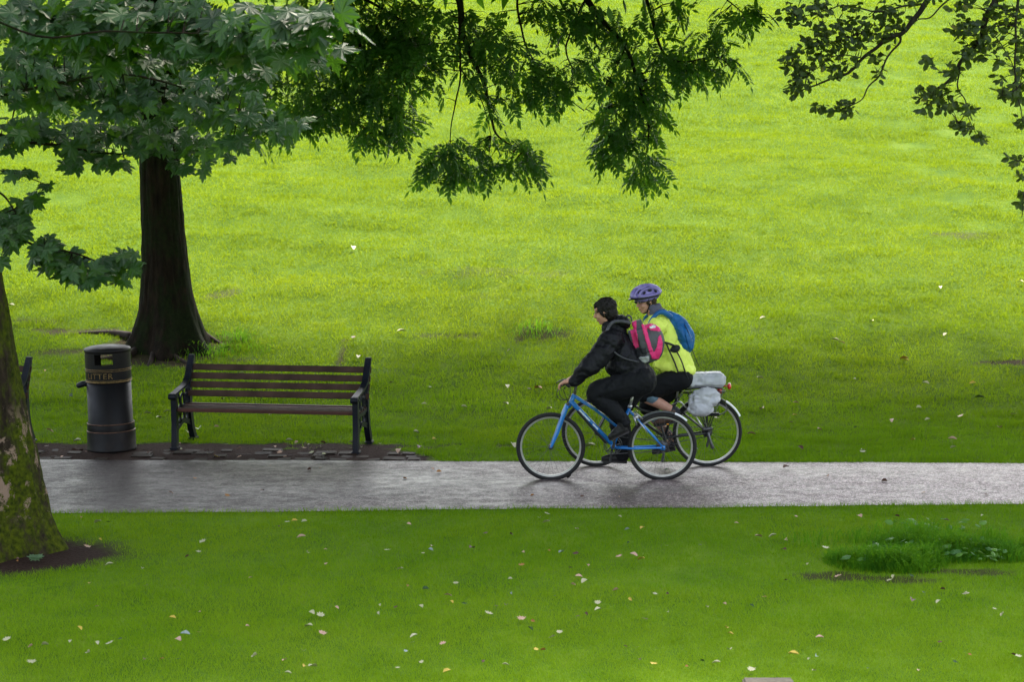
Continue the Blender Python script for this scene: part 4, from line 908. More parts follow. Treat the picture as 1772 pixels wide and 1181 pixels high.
def crankset(root, bb, a, L_=.165, near_pedal=None):
    d = np.array([math.cos(a), 0, math.sin(a)]); cs = []
    # chainrings on the far (right-hand) side
    for r_, y in ((.088, .035), (.070, .027)):
        an = np.linspace(0, 2*math.pi, 40, endpoint=False); cs.append(tube(np.c_[bb[0]+r_*np.cos(an), np.full(40, bb[1]+y), bb[2]+r_*np.sin(an)], .005, 6, closed=True))
    for k in range(5):
        t = a+k*2*math.pi/5; cs.append(tube([bb+[0, .03, 0], bb+np.array([.085*math.cos(t), .035, .085*math.sin(t)])], .007, 6))
    cs.append(tube([bb-[0, .065, 0], bb+[0, .065, 0]], .016, 12))
    for s, dd in ((-1, d), (1, -d)):
        cs.append(tube([bb+[0, s*.07, 0], bb+dd*L_*.5+[0, s*.082, 0], bb+dd*L_+[0, s*.088, 0]], [.014, .011, .012], 8, round_ends=True))
    mk('crankset', *join(*cs), M_STEEL, root)
    out = []
    for s, dd in ((-1, d), (1, -d)):
        p = bb+dd*L_+np.array([0, s*.135, 0]); out.append(p)
        mk('pedal', *join(bbox_b(p, (.085, .075, .022), .005), tube([p-[0, s*.05, 0], p+[0, s*.035, 0]], .007, 8)), M_PLAS, root)
    return out
def chain(root, bb, hub, r1, r2, y):
    pts = []
    for t in np.linspace(90, 270, 14): pts.append(bb+np.array([r1*math.cos(R(t)), y, r1*math.sin(R(t))]))
    for t in np.linspace(-90, 90, 10): pts.append(hub+np.array([r2*math.cos(R(t)), y, r2*math.sin(R(t))]))
    mk('chain', *tube(pts, .0045, 5, closed=True), M_STEEL, root)
def cassette(root, hub, y=.035):
    pr = []
    for i, r_ in enumerate((.055, .047, .04, .033, .027)):
        an = np.linspace(0, 2*math.pi, 24, endpoint=False); v, f = lathe([(0.01, -.0015), (r_, -.0015), (r_, .0015), (.01, .0015)], hub+np.array([0, y+i*.005, 0]), 24, 'y'); pr.append((v, f))
    cage = [hub+[0, .05, -.03], hub+[.02, .05, -.085], hub+[.005, .05, -.15]]
    pr.append(tube(cage, [.014, .012, .014], 8, round_ends=True))
    mk('rear_gears', *join(*pr), M_STEEL, root)
# ---- blue bicycle
YB = 19.7
B = lambda px, py, dy=0.0: P(px, py, YB)+np.array([0, dy, 0])
RW = .338
FWc = B(953, 773); FWc[2] = RW+.004; RWc = B(1146, 773); RWc[2] = RW+.004
bk = thing('bicycle', (B(1050, 773)[0], YB, 0), 'blue bicycle ridden nearest the camera by the rider in black', 'bicycle')
wheel(bk, FWc, RW, 'w', .021, .1); wheel(bk, RWc, RW, 'w', .021, .3, False)
bb = B(1061, 772); st = B(1090, 705); ht = B(994, 683); hb_ = B(985, 703)
fr = [tube([ht, hb_+(hb_-ht)*.1], .022, 14), tube([B(988, 695), B(1059, 769)], [.024, .022], 14), tube([B(994, 686), B(1030, 709), B(1068, 739)], [.017, .016, .014], 12), tube([bb, st], .0165, 12),
      tube([bb-[0, .036, 0], bb+[0, .036, 0]], .026, 16)]
for s in (-1, 1):
    fr.append(tube([B(1066, 775, s*.025), B(1100, 775.5, s*.05), RWc+[-.01, s*.062, 0]], [.012, .012, .010], 10)); fr.append(tube([B(1089, 711, s*.018), B(1104, 727, s*.045), RWc+[0, s*.062, .01]], [.010, .010, .009], 10))
    fr.append(bbox_b(RWc+np.array([0, s*.062, .0]), (.05, .008, .045), .003))
fr.append(tube([B(1104, 727, -.045), B(1104, 727, .045)], .008, 8))
mk('frame', *join(*fr), M_BLUE, bk)
dl = []
dpt = B(988, 695); dpe = B(1059, 769); dd = (dpe-dpt); L_ = np.linalg.norm(dd); dd /= L_; nn = np.array([-dd[2], 0, dd[0]])
for k, (t, hgt) in enumerate(((.22, 1), (.26, .8), (.30, 1), (.345, .7), (.39, 1), (.43, .8), (.55, .9), (.59, .6), (.63, .9))):
    p = dpt+dd*L_*t-np.array([0, .0235, 0]); dl.append(bbox_b(p+nn*.002, (.026, .004, .018*hgt), .001, np.c_[dd, [0, 1, 0], nn]))
mk('decal', *join(*dl), M_DECAL, bk, smooth=False)
fk = [tube([B(981, 703, s*.045*1), B(973, 722, s*.05), B(964, 749, s*.052), FWc+[.0, s*.055, 0]], [.020, .024, .018, .013], 12, round_ends=True) for s in (-1, 1)]
fk.append(tube([B(981, 705, -.055), B(981, 705, .055)], .02, 12, round_ends=True)); fk.append(tube([hb_, B(981, 706)], .018, 10))
fork = mk('fork', *join(*fk), M_BLUE, bk)
for s in (-1, 1): mk('fork_stanchion', *tube([B(984, 697, s*.045), B(977, 716, s*.05)], .0125, 10), M_STEEL, fork)
hbp = [B(983, 661, -.29), B(978, 659, -.22), B(982, 662, -.10), B(990, 665, 0), B(990, 664, .10), B(990, 663, .22), B(996, 665, .29)]
hbar = mk('handlebar', *join(tube(curve(hbp, 30), .012, 10), tube([ht, B(997, 668), B(990, 664)], [.015, .014, .017], 10, round_ends=True)), M_STEEL, bk)
mk('grip', *tube([hbp[0]-[0, .02, 0], hbp[1]+[0, .02, 0]], .017, 12, round_ends=True), M_RUB, hbar)
mk('grip', *tube([hbp[-1]+[0, .02, 0], hbp[-2]-[0, .02, 0]], .017, 12, round_ends=True), M_RUB, hbar)
for s in (-1, 1): mk('brake_lever', *tube(curve([B(979, 661, s*.17), B(970, 664, s*.19), B(965, 668, s*.24), B(964, 671, s*.28)], 10), lerpr([.010, .006, .005], 10), 8, round_ends=True), M_STEEL, hbar)
for k, pts in enumerate(([(976, 662, -.17), (966, 668, -.17), (963, 680, -.12), (968, 690, -.05), (980, 692, -.03), (989, 684, -.025)], [(978, 662, .15), (970, 672, .1), (969, 684, .0), (976, 691, -.03), (986, 690, -.03)], [(982, 664, -.1), (975, 672, -.12), (980, 688, -.06), (984, 700, -.04), (979, 715, -.02)], [(986, 664, .1), (987, 680, -.05), (980, 700, -.05), (974, 730, -.06)])):
    mk('cable', *tube(curve([B(*p) for p in pts], 24), .0035, 6), M_PLAS, bk)
peds = crankset(bk, bb, math.atan2(28, 4)+.0, .165)
chain(bk, bb, RWc, .088, .05, .036); cassette(bk, RWc)
mk('saddle', *join(limb([B(1080, 677), B(1098, 675), B(1110, 674)], [.03, .045, .06], 10, 14), ell(B(1116, 672), (.07, .075, .035))), M_PLAS, bk)
mk('seat_post', *tube([st, B(1096, 680)], .0135, 10), M_ALU, bk); mk('seat_clamp', *tube([B(1089, 707), B(1091, 701)], .021, 12), M_ALU, bk)
mk('mudguard', *arcstrip(RWc, RW+.014, 128, 48, .055, .004), M_GUARD, bk); mk('mudguard_tip', *arcstrip(RWc, RW+.0145, 70, 47.5, .06, .007), M_WHITE, bk)
mk('rear_brake', *join(tube([B(1096, 719, -.055), B(1101, 735, -.06)], .009, 8), bbox_b(B(1100, 722, -.03), (.05, .05, .06), .01), tube([B(1098, 712, -.03), B(1112, 725, -.04)], .007, 8), tube([B(1103, 726, -.06), B(1120, 748, -.065)], .006, 8)), M_ALU, bk)
mk('pump', *tube([B(1000, 712, -.03), B(1047, 765, -.03)], .012, 10, round_ends=True), M_PLAS, bk)
mk('valve_reflector', *bbox_b(B(984, 824, .0), (.05, .008, .03), .004, rotm('Y', -.7)), M_PLAS, bk)
# ---- dark bicycle behind
YF = 20.5; Q = lambda px, py, dy=0.0: P(px, py, YF)+np.array([0, dy, 0])
RV = .352
FWq = Q(1032, 748); FWq[2] = RV+.004; RWq = Q(1224, 748); RWq[2] = RV+.004
bd = thing('bicycle', (Q(1125, 748)[0], YF, 0), 'dark touring bicycle with silver covered bags, ridden by the cyclist in the yellow jacket', 'bicycle')
wheel(bd, FWq, RV, 'w', .018, .2); wheel(bd, RWq, RV, 'w', .018, .5, False)
bbq = Q(1150, 757)
fr = [tube([Q(1062, 676), Q(1057, 692)], .02, 12), tube([Q(1058, 690), bbq], .017, 12), tube([Q(1062, 680), Q(1110, 710), Q(1160, 722)], .014, 12), tube([bbq, Q(1171, 690)], .015, 12), tube([bbq-[0, .036, 0], bbq+[0, .036, 0]], .024, 14)]
for s in (-1, 1):
    fr.append(tube([bbq+[.02, s*.03, 0], RWq+[0, s*.065, 0]], [.011, .009], 9)); fr.append(tube([Q(1168, 704, s*.02), RWq+[0, s*.065, 0]], [.009, .008], 9)); fr.append(bbox_b(RWq+np.array([0, s*.065, 0]), (.045, .008, .04), .003))
mk('frame', *join(*fr), M_BLACKF, bd)
mk('fork', *join(*[tube([Q(1056, 694, s*.04), Q(1047, 720, s*.055), FWq+[0, s*.057, 0]], [.014, .012, .009], 10, round_ends=True) for s in (-1, 1)], tube([Q(1056, 694, -.05), Q(1056, 694, .05)], .016, 10)), M_BLACKF, bd)
hq = [Q(1072, 655, -.29), Q(1064, 656, -.18), Q(1066, 660, -.05), Q(1066, 664, 0), Q(1068, 662, .05), Q(1070, 660, .18), Q(1078, 660, .29)]
mk('handlebar', *join(tube(curve(hq, 24), .012, 9), tube([Q(1062, 678), Q(1066, 662)], .014, 9)), M_STEEL, bd)
pedq = crankset(bd, bbq, math.atan2(25, -8), .165); chain(bd, bbq, RWq, .088, .05, .036); cassette(bd, RWq, .03)
sq = mk('saddle', *join(limb([Q(1146, 662), Q(1160, 661), Q(1172, 660)], [.028, .04, .06], 10, 12), ell(Q(1178, 658), (.07, .085, .035))), M_PLAS, bd)
mk('saddle_rail', *join(*[tube(curve([Q(1150, 667, s*.03), Q(1160, 671, s*.03), Q(1176, 667, s*.03)], 8), .009, 7) for s in (-1, 1)], bbox_b(Q(1173, 660, -.09), (.03, .012, .05), .004)), simple('red_trim', (.5, .04, .02), .4, var=.1), bd)
mk('seat_post', *tube([Q(1171, 690), Q(1175, 665)], .013, 10), M_ALU, bd)
mk('mudguard', *arcstrip(RWq, RV+.016, 150, 28, .058, .004), M_PLAS, bd); mk('mudguard_tip', *arcstrip(RWq, RV+.017, 60, 27, .062, .008), M_WHITE, bd)
rk = []
for s in (-1, 1):
    rk += [tube([Q(1180, 680, s*.06), Q(1215, 678, s*.06), Q(1255, 676, s*.06)], .006, 7), tube([Q(1190, 680, s*.06), RWq+[0, s*.075, .02]], .006, 7), tube([Q(1222, 679, s*.06), RWq+[0, s*.075, .02]], .006, 7), tube([Q(1250, 677, s*.06), RWq+[0, s*.075, .02]], .006, 7), tube([Q(1180, 680, s*.06), Q(1169, 700, s*.02)], .006, 7)]
for px in (1182, 1215, 1252): rk.append(tube([Q(px, 679, -.06), Q(px, 679, .06)], .006, 7))
rk.append(tube(curve([Q(1228, 712, -.1), Q(1242, 716, -.1), Q(1256, 708, -.1), Q(1254, 698, -.1)], 12), .006, 6)); rk.append(tube(curve([Q(1214, 714, -.09), Q(1218, 726, -.08), Q(1224, 746, -.08)], 8), .009, 6))
mk('rack', *join(*rk), M_STEEL, bd)
mk('lock_cable', *tube(curve([Q(1162, 700, -.05), Q(1175, 694, -.07), Q(1186, 704, -.07), Q(1200, 716, -.07), Q(1216, 740, -.08)], 16), .008, 7), M_ALU, bd)
mk('gear_guard', *join(tube([RWq+[0, -.07, -.0], RWq+[.02, -.085, -.06], RWq+[.045, -.085, -.14]], [.016, .012, .02], 8, round_ends=True), tube([RWq+[-.04, -.08, .04], RWq+[.03, -.08, .05]], [.02, .018], 8, round_ends=True)), M_STEEL, bd)
mk('rear_light', *join(bbox_b(Q(1245, 675, 0), (.045, .07, .085), .012)), M_REDL, bd)
mk('reflector', *join(ell(Q(1262, 669, 0), (.022, .05, .035)), tube([Q(1250, 668), Q(1262, 669)], .008, 6)), M_REDL, bd)
mk('pedal_reflector', *bbox_b(Q(1153, 730, -.18), (.022, .01, .012), .002), simple('amber_lens', (.75, .28, .01), .2, var=.1), bd)
# ---- bags on the rack
M_SILV = simple('silver_nylon', (.46, .46, .50), .42, spec=.5, var=.12, scale=8, bump=.25, bscale=30, bdist=.01)
tb = thing('rack_bag', Q(1222, 676), 'silver grey rain covered bag lying on top of the rear rack', 'bag')
v, f = join(bbox_b(Q(1220, 658), (.40, .23, .145), .03, rotm('Y', -.02)), ell(Q(1196, 664), (.06, .11, .06)), ell(Q(1240, 654), (.07, .11, .06)))
fused('cover', [(v, f)], M_SILV, tb, .011, 3, .014, 9)
mk('strap', *join(*[tube(curve([Q(1184, 672, -.125), Q(1205, 669, -.13), Q(1225, 668, -.13), Q(1248, 670, -.12)], 12), .008, 7)]), M_PLAS, tb)
tp = thing('pannier_bag', Q(1214, 690, -.12), 'silver pannier bag hanging beside the rear wheel under the rack bag', 'bag')
fused('cover', [bbox_b(Q(1214, 690, -.13), (.27, .13, .20), .045), ell(Q(1210, 704, -.14), (.13, .075, .08)), ell(Q(1222, 685, -.14), (.13, .07, .1))], M_SILV, tp, .011, 3, .022, 8)
mk('base', *bbox_b(Q(1222, 715, -.09), (.26, .09, .03), .012), M_PLAS, tp)
# ------------------------------------------------------------------ people
M_SKIN = simple('skin', (.48, .25, .18), .5, var=.12, scale=25, spec=.35)
M_BJ = simple('black_jacket', (.0045, .0045, .0075), .55, var=.3, scale=8, bump=.5, bscale=22, bdist=.02, spec=.22)
M_BT = simple('black_trousers', (.0025, .003, .005), .8, var=.3, scale=10, bump=.3, bscale=25, bdist=.015)
M_HAIR = simple('dark_brown_hair', (.006, .0035, .003), .6, var=.5, scale=50, bump=.8, bscale=120, bdist=.006)
M_SHOE = simple('dark_shoe', (.012, .011, .012), .55, var=.4, scale=30)
M_SOLE = simple('shoe_sole', (.025, .022, .022), .7)
M_HIVIS = simple('yellow_jacket', (.80, .93, .15), .6, var=.08, scale=8, bump=.4, bscale=18, bdist=.02)
M_COLLAR = simple('grey_collar', (.10, .10, .14), .8, var=.2)
M_HELM = simple('purple_helmet', (.20, .16, .42), .22, var=.2, scale=10, coat=.6)
M_DARK = simple('helmet_black', (.012, .012, .015), .4)
M_GLASS = simple('dark_lens', (.008, .008, .01), .08, spec=.9, coat=1)
M_PGREY = simple('pack_grey', (.075, .075, .085), .6, var=.2, scale=12, bump=.4, bscale=40, bdist=.006)
M_PINK = simple('pack_pink', (.72, .035, .19), .5, var=.12, scale=12, bump=.3, bscale=40, bdist=.006)
M_PDARK = simple('pack_mesh', (.02, .021, .026), .7, var=.3, scale=60)
M_PLIGHT = simple('pack_label', (.42, .43, .45), .35, var=.2, scale=20)
M_PBLUE = simple('pack_blue', (.012, .115, .33), .5, var=.2, scale=10, bump=.5, bscale=24, bdist=.01)
def hand(palm, fdir, up, side, curl, s=1.0, thumb_side=1):
    """palm centre, finger direction, back-of-hand direction, side axis; returns closed prims"""
    fd = np.array(fdir, float); fd /= np.linalg.norm(fd); up = np.array(up, float); up -= fd*(up @ fd); up /= np.linalg.norm(up); sd = np.cross(fd, up)
    pr = [ell(palm, (.045*s, .040*s, .017*s), np.c_[fd, sd, up])]
    for k, (off, L_) in enumerate(((-.030, .070), (-.010, .080), (.010, .075), (.029, .058))):
        b = palm+fd*.035*s+sd*off*s; p = [b-fd*.02*s, b]; a = 0
        for j, seg in enumerate((.45, .32, .23)):
            a += curl*(.8 if j else .5)*(1+.06*k); dv = fd*math.cos(a)-up*math.sin(a); p.append(p[-1]+dv*L_*seg*s)
        pr.append(tube(p, np.array([.0095, .0095, .009, .008, .0072])*s, 9, round_ends=True))
    t = palm-fd*.015*s+sd*thumb_side*(-.034)*s
    pr.append(tube([palm-fd*.02*s, t+sd*thumb_side*(-.008)*s, t+fd*.028*s+sd*thumb_side*(-.022)*s-up*.012*s, t+fd*.05*s+sd*thumb_side*(-.014)*s-up*.028*s], np.array([.013, .012, .010, .008])*s, 9, round_ends=True))
    return pr
def head(c, yaw, pitch, s=1.0):
    """head facing -x, turned by yaw about z and nodded by pitch; returns prims and the matrix"""
    M = rotm('Z', yaw) @ rotm('Y', pitch)
    T = lambda p: np.array(c)+M @ (np.array(p, float)*s)
    pr = [ell(T((.012, 0, .03)), (.098*s, .077*s, .092*s), M, 24, 16), ell(T((-.028, 0, -.035)), (.062*s, .058*s, .080*s), M, 20, 14), ell(T((-.052, 0, -.092)), (.032*s, .030*s, .022*s), M),
          ell(T((-.05, 0, .045)), (.045*s, .062*s, .03*s), M), ell(T((-.02, 0, -.075)), (.055*s, .052*s, .03*s), M @ rotm('Y', .35))]
    pr.append(tube([T((-.088, 0, .018)), T((-.100, 0, -.005)), T((-.113, 0, -.026)), T((-.098, 0, -.032))], [.008*s, .010*s, .014*s, .009*s], 8, round_ends=True))
    pr.append(tube([T((-.082, -.022, -.058)), T((-.093, 0, -.056)), T((-.082, .022, -.058))], .007*s, 8, round_ends=True)); pr.append(tube([T((-.080, -.018, -.068)), T((-.090, 0, -.067)), T((-.080, .018, -.068))], .0075*s, 8, round_ends=True))
    for q in (-1, 1):
        pr.append(ell(T((.008, q*.078, -.005)), (.018*s, .009*s, .031*s), M @ rotm('Z', q*.3))); pr.append(ell(T((-.065, q*.036, -.028)), (.024*s, .022*s, .024*s), M)); pr.append(tube([T((-.085, q*.014, .036)), T((-.082, q*.045, .036))], .008*s, 7, round_ends=True))
    return pr, T, M
def face_bits(T, M, parent, s=1.0, brows=True):
    for q in (-1, 1):
        mk('eye', *ell(T((-.083, q*.030, .016)), (.010*s, .0125*s, .008*s), M), M_EYE, parent); mk('iris', *ell(T((-.0905, q*.031, .016)), (.004*s, .0055*s, .0055*s), M), M_DARK, parent)
    mk('lips', *join(tube([T((-.084, -.02, -.0625)), T((-.0985, 0, -.0615)), T((-.084, .02, -.0625))], .0055*s, 8, round_ends=True)), M_LIP, parent)
M_EYE = simple('eye_white', (.22, .18, .16), .3, var=.05); M_LIP = simple('lips', (.40, .13, .11), .5)
def shoe(name, heel, toe, parent, mat, yo=0.0):
    heel = np.array(heel); toe = np.array(toe); d = toe-heel; L_ = np.linalg.norm(d); d = d/L_; u = np.array([0, 0, 1.0]); u -= d*(u @ d); u /= np.linalg.norm(u)
    o = fused(name, [tube([heel+d*.02+u*.035, heel+d*L_*.45+u*.035, heel+d*L_*.8+u*.028, toe+u*.022], [.040, .040, .040, .028], 14, round_ends=True), tube([heel+u*.05+d*.02, heel+u*.10+d*.01], [.042, .046], 12, round_ends=True), tube([heel+u*.06+d*.05, heel+d*L_*.55+u*.055], [.04, .03], 12, round_ends=True)], mat, parent, .007, 2)
    mk('sole', *extr_sole(heel, d, u, L_), M_SOLE, o)
    return o
def extr_sole(heel, d, u, L_):
    s = np.cross(u, d); out = [(-.02, .0), (-.01, .03), (.05, .037), (L_*.45, .033), (L_*.75, .045), (L_+.0, .03), (L_+.025, 0), (L_, -.03), (L_*.75, -.045), (L_*.45, -.033), (.05, -.037), (-.01, -.03)]
    n = len(out); V = [heel+d*a+s*b_+u*h for h in (-.012, .014) for a, b_ in out]
    return V, [tuple(range(n)), tuple(range(2*n-1, n-1, -1))]+[(i, (i+1) % n, (i+1) % n+n, i+n) for i in range(n)]
N = B
# ---- near rider
r1 = thing('person', (B(1090, 660)[0], YB, 0), 'person in black jacket and trousers bent over the handlebar, carrying the pink and grey backpack', 'person')
hc = N(1047, 540, -.0)
hp, T, M = head(hc, -.22, -.26, 1.02)      # turned a little away from the camera? (yaw>0 turns the face towards -y)
hipN, kneeN, ankN = N(1106, 658, -.10), N(1029, 678, -.13), N(1079, 727, -.13)
hipF, kneeF, ankF = N(1106, 660, .10), N(1070, 725, .12), N(1079, 789, .12)
shN, elN, wrN = N(1053, 588, -.19), N(1017, 630, -.27), N(990, 655, -.26)
shF, elF, wrF = N(1066, 592, .19), N(1034, 636, .25), N(1004, 659, .24)
palmN = N(977, 655.5, -.25); palmF = N(991, 660, .24)
skin = hp+[tube([N(1053, 556), N(1066, 570)], [.052, .055], 14, round_ends=True), limb([N(1066, 582), N(1082, 615), N(1102, 650)], [.09, .11, .12], 12)]
skin += [limb([shN, elN, wrN], [.05, .042, .028], 12), limb([shF, elF, wrF], [.05, .042, .028], 12), limb([wrN, palmN], [.027, .024], 5), limb([wrF, palmF], [.027, .024], 5), limb([N(1066, 580), shN], [.05, .045], 6), limb([N(1066, 580), shF], [.05, .045], 6)]
skin += [limb([hipN, kneeN, ankN], [.08, .055, .038], 14), limb([hipF, kneeF, ankF], [.08, .055, .038], 14), limb([ankN, N(1070, 744, -.135)], [.033, .02], 5), limb([ankF, N(1066, 798, .13)], [.033, .02], 5)]
skin += hand(palmN, N(963, 659)-N(977, 655.5), (0.25, 0, 1), None, .85, 1.0, -1)+hand(palmF, N(963, 659)-N(977, 655.5), (0.25, 0, 1), None, .85, 1.0, 1)
body = fused('body', skin, M_SKIN, r1, .0065, 1)
face_bits(T, M, body, .98)
cpr = [limb([N(1059, 571), N(1068, 595), N(1082, 625), N(1100, 652)], [.095, .135, .175, .17], 18, 22), limb([shN+[.03, .03, .01], shF+[.02, -.03, .01]], [.105, .095], 8), ell(N(1108, 650), (.14, .2, .11)), ell(N(1078, 632), (.17, .18, .14)), ell(N(1060, 592), (.125, .17, .13))]
cpr += [limb([shN, (shN+elN)/2+[.01, 0, -.01], elN, (elN+wrN)/2, wrN+[.02, 0, .01]], [.105, .100, .086, .068, .050], 20, 18), limb([shF, (shF+elF)/2, elF, (elF+wrF)/2, wrF+[.02, 0, .015]], [.088, .08, .066, .055, .044], 20, 18)]
cpr += [tube([N(1056, 563), N(1068, 570)], [.07, .085], 16, round_ends=True)]
hoodc = N(1076, 557); cpr += [ell(hoodc, (.085, .10, .055), rotm('Y', .6)), ell(N(1068, 553), (.06, .085, .045), rotm('Y', .4))]
fused('jacket', cpr, M_BJ, r1, .009, 3, .022, 7)
for w_, o_ in ((wrN, 0), (wrF, 0)):
    d_ = (w_-(elN if w_ is wrN else elF)); d_ /= np.linalg.norm(d_); mk('cuff', *tube([w_-d_*.03, w_+d_*.005], [.052, .046], 14, round_ends=True), M_BJ, r1)
tpr = [ell(N(1108, 655), (.145, .175, .11)), limb([hipN+[.02, 0, .0], (hipN+kneeN)/2+[0, 0, -.0], kneeN, (kneeN+ankN)/2+[.01, 0, 0], ankN], [.135, .122, .090, .080, .058], 24, 20), limb([hipF, (hipF+kneeF)/2, kneeF, (kneeF+ankF)/2, ankF+[0, 0, -.01]], [.125, .10, .080, .078, .07], 24, 20)]
fused('trousers', tpr, M_BT, r1, .009, 2, .016, 8)
shoe('shoe', N(1084, 744, -.135), N(1057, 756, -.135), r1, M_SHOE); shoe('shoe', N(1083, 804, .13), N(1046, 802, .13), r1, M_SHOE)
hr = [ell(T((.022, 0, .046)), (.104, .092, .090), M, 24, 16), ell(T((.05, 0, -.02)), (.066, .084, .085), M), ell(T((-.040, 0, .070)), (.050, .068, .044), M), ell(T((.02, 0, -.01)), (.060, .092, .06), M)]
for q in (-1, 1): hr.append(ell(T((.012, q*.062, .02)), (.045, .022, .055), M)); hr.append(tube([T((-.03, q*.068, .05)), T((-.022, q*.073, .0)), T((-.016, q*.072, -.028))], [.015, .014, .008], 8, round_ends=True))
hr.append(ell(T((.06, 0, -.06)), (.045, .06, .05), M))
fused('hair', hr, M_HAIR, r1, .0055, 1, .012, 34)
# pink and grey backpack
p1 = thing('backpack', N(1115, 592), 'grey backpack with bright pink panels worn by the rider in black', 'backpack')
ang_ = -.33; Mx = rotm('Y', ang_)
bc = N(1112, 587)
pb = [bbox_b(bc, (.23, .28, .37), .07, Mx), ell(N(1125, 596), (.13, .13, .17), Mx), ell(N(1131, 587), (.10, .115, .15), Mx), ell(N(1118, 612), (.14, .135, .10), Mx)]
pk = fused('pack_body', pb, M_PGREY, p1, .007, 4, .007, 10)
def pxof(c): x, y, z = project(c); return x, y
def pk_pred(poly, front=True): return lambda c, n: inpoly(*pxof(c), poly) and (c[1] < bc[1] if front else True)
z2 = lambda L_: [(940+x/5.625, 470+y/5.625) for x, y in L_]
patch('pink_panel', pk, pk_pred(z2([(820, 480), (905, 478), (905, 560), (935, 735), (890, 755), (862, 640)])), M_PINK, p1, .006)
patch('pink_panel', pk, pk_pred(z2([(955, 520), (1005, 505), (1020, 620), (1050, 730), (1075, 790), (1105, 740), (1120, 640), (1140, 620), (1160, 700), (1150, 780), (1120, 850), (1060, 850), (1030, 780), (990, 650)])), M_PINK, p1, .007)
patch('pink_panel', pk, pk_pred(z2([(1000, 500), (1130, 530), (1140, 585), (1050, 575), (1010, 545)])), M_PINK, p1, .006)
patch('mesh_pocket', pk, pk_pred(z2([(880, 760), (1000, 745), (1010, 830), (930, 860), (900, 840)])), M_PDARK, p1, .008)
patch('reflective_label', pk, pk_pred(z2([(935, 835), (1025, 825), (1030, 868), (985, 892), (940, 880)])), M_PLIGHT, p1, .010)
patch('badge', pk, pk_pred(z2([(1035, 535), (1085, 530), (1090, 552), (1040, 560)])), M_WHITE, p1, .011)
mk('shoulder_strap', *tube(curve([N(1090, 558, -.10), N(1074, 554, -.13), N(1058, 556, -.15), N(1048, 572, -.20), N(1050, 592, -.255), N(1066, 608, -.27), N(1082, 617, -.22), N(1104, 624, -.14)], 30), lerpr([.015, .017, .017, .015, .010, .008, .008, .008], 30), 10), simple('strap_grey', (.06, .06, .07), .6), p1)
mk('shoulder_strap', *tube(curve([N(1090, 556, .10), N(1074, 553, .13), N(1058, 556, .15), N(1046, 572, .20), N(1050, 592, .26), N(1066, 608, .27), N(1082, 617, .22), N(1104, 624, .14)], 30), .015, 8), bpy.data.materials['strap_grey'], p1)
mk('grab_loop', *tube(curve([N(1093, 556, 0), N(1092, 549, 0), N(1086, 546, 0), N(1083, 553, 0)], 12), .008, 8), bpy.data.materials['strap_grey'], p1)
# ---- far rider
r2 = thing('person', (Q(1150, 660)[0], YF, 0), 'cyclist in fluorescent yellow jacket, purple helmet and sunglasses on the farther bicycle', 'person')
hc = Q(1118, 522); hp, T, M = head(hc, .42, -.20, .97)
hipN, kneeN, ankN = Q(1176, 652, -.10), Q(1113, 678, -.13), Q(1166, 709, -.13)
hipF, kneeF, ankF = Q(1174, 652, .10), Q(1122, 705, .12), Q(1166, 764, .12)
shN, elN, wrN = Q(1134, 562, -.19), Q(1096, 606, -.28), Q(1075, 645, -.27); shF, elF, wrF = Q(1130, 566, .19), Q(1098, 612, .27), Q(1080, 650, .27)
palmN = Q(1064, 652, -.25); palmF = Q(1070, 656, .25)
skin = hp+[tube([Q(1124, 536), Q(1138, 550)], [.052, .055], 14, round_ends=True), limb([Q(1142, 565), Q(1158, 600), Q(1174, 642)], [.08, .11, .12], 12)]
skin += [limb([shN, elN, wrN], [.05, .042, .028], 12), limb([shF, elF, wrF], [.05, .042, .028], 12), limb([wrN, palmN], [.027, .024], 5), limb([wrF, palmF], [.027, .024], 5), limb([Q(1142, 562), shN], [.04, .045], 6), limb([Q(1142, 562), shF], [.04, .045], 6)]
skin += [limb([hipN, kneeN, (kneeN+ankN)/2+[.0, 0, -.01], ankN], [.08, .055, .056, .036], 18), limb([hipF, kneeF, ankF], [.08, .055, .038], 14), limb([ankN, Q(1148, 727, -.13)], [.036, .032], 5), limb([ankF, Q(1144, 782, .12)], [.035, .03], 5)]
skin += hand(palmN, (-.8, 0, -.5), (-.1, 0, 1), None, .85, 1, -1)+hand(palmF, (-.8, 0, -.5), (-.1, 0, 1), None, .85, 1, 1)
body = fused('body', skin, M_SKIN, r2, .0065, 1); face_bits(T, M, body, .97)
cpr = [limb([Q(1140, 553), Q(1152, 585), Q(1164, 615), Q(1172, 637)], [.10, .14, .165, .165], 18, 22), limb([shN+[.03, .03, 0], shF+[.03, -.03, 0]], [.085, .085], 8), ell(Q(1176, 636), (.13, .2, .11)), ell(Q(1140, 562), (.10, .16, .09)), ell(Q(1154, 632), (.15, .17, .085)), ell(Q(1188, 640), (.085, .17, .06)),
       limb([shN, (shN+elN)/2, elN, (elN+wrN)/2, wrN], [.088, .078, .066, .056, .046], 20, 18), limb([shF, (shF+elF)/2, elF, (elF+wrF)/2, wrF], [.088, .078, .066, .056, .046], 20, 18)]
fused('jacket', cpr, M_HIVIS, r2, .009, 3, .022, 6.5)
fused('collar', [tube([Q(1127, 534), Q(1135, 542), Q(1144, 545)], [.062, .075, .07], 16, round_ends=True), ell(Q(1138, 532), (.035, .06, .045), rotm('Y', .5))], M_COLLAR, r2, .007, 2, .005, 12)
tpr = [ell(Q(1177, 648), (.14, .17, .10)), limb([hipN, (hipN+kneeN)/2+[0, 0, .005], kneeN, kneeN+(ankN-kneeN)*.12], [.125, .112, .082, .070], 24, 20), limb([hipF, (hipF+kneeF)/2+[.02, 0, -.02], kneeF, kneeF+(ankF-kneeF)*.3], [.13, .12, .086, .07], 24, 20)]
fused('trousers', tpr, M_BT, r2, .009, 3, .009, 7)
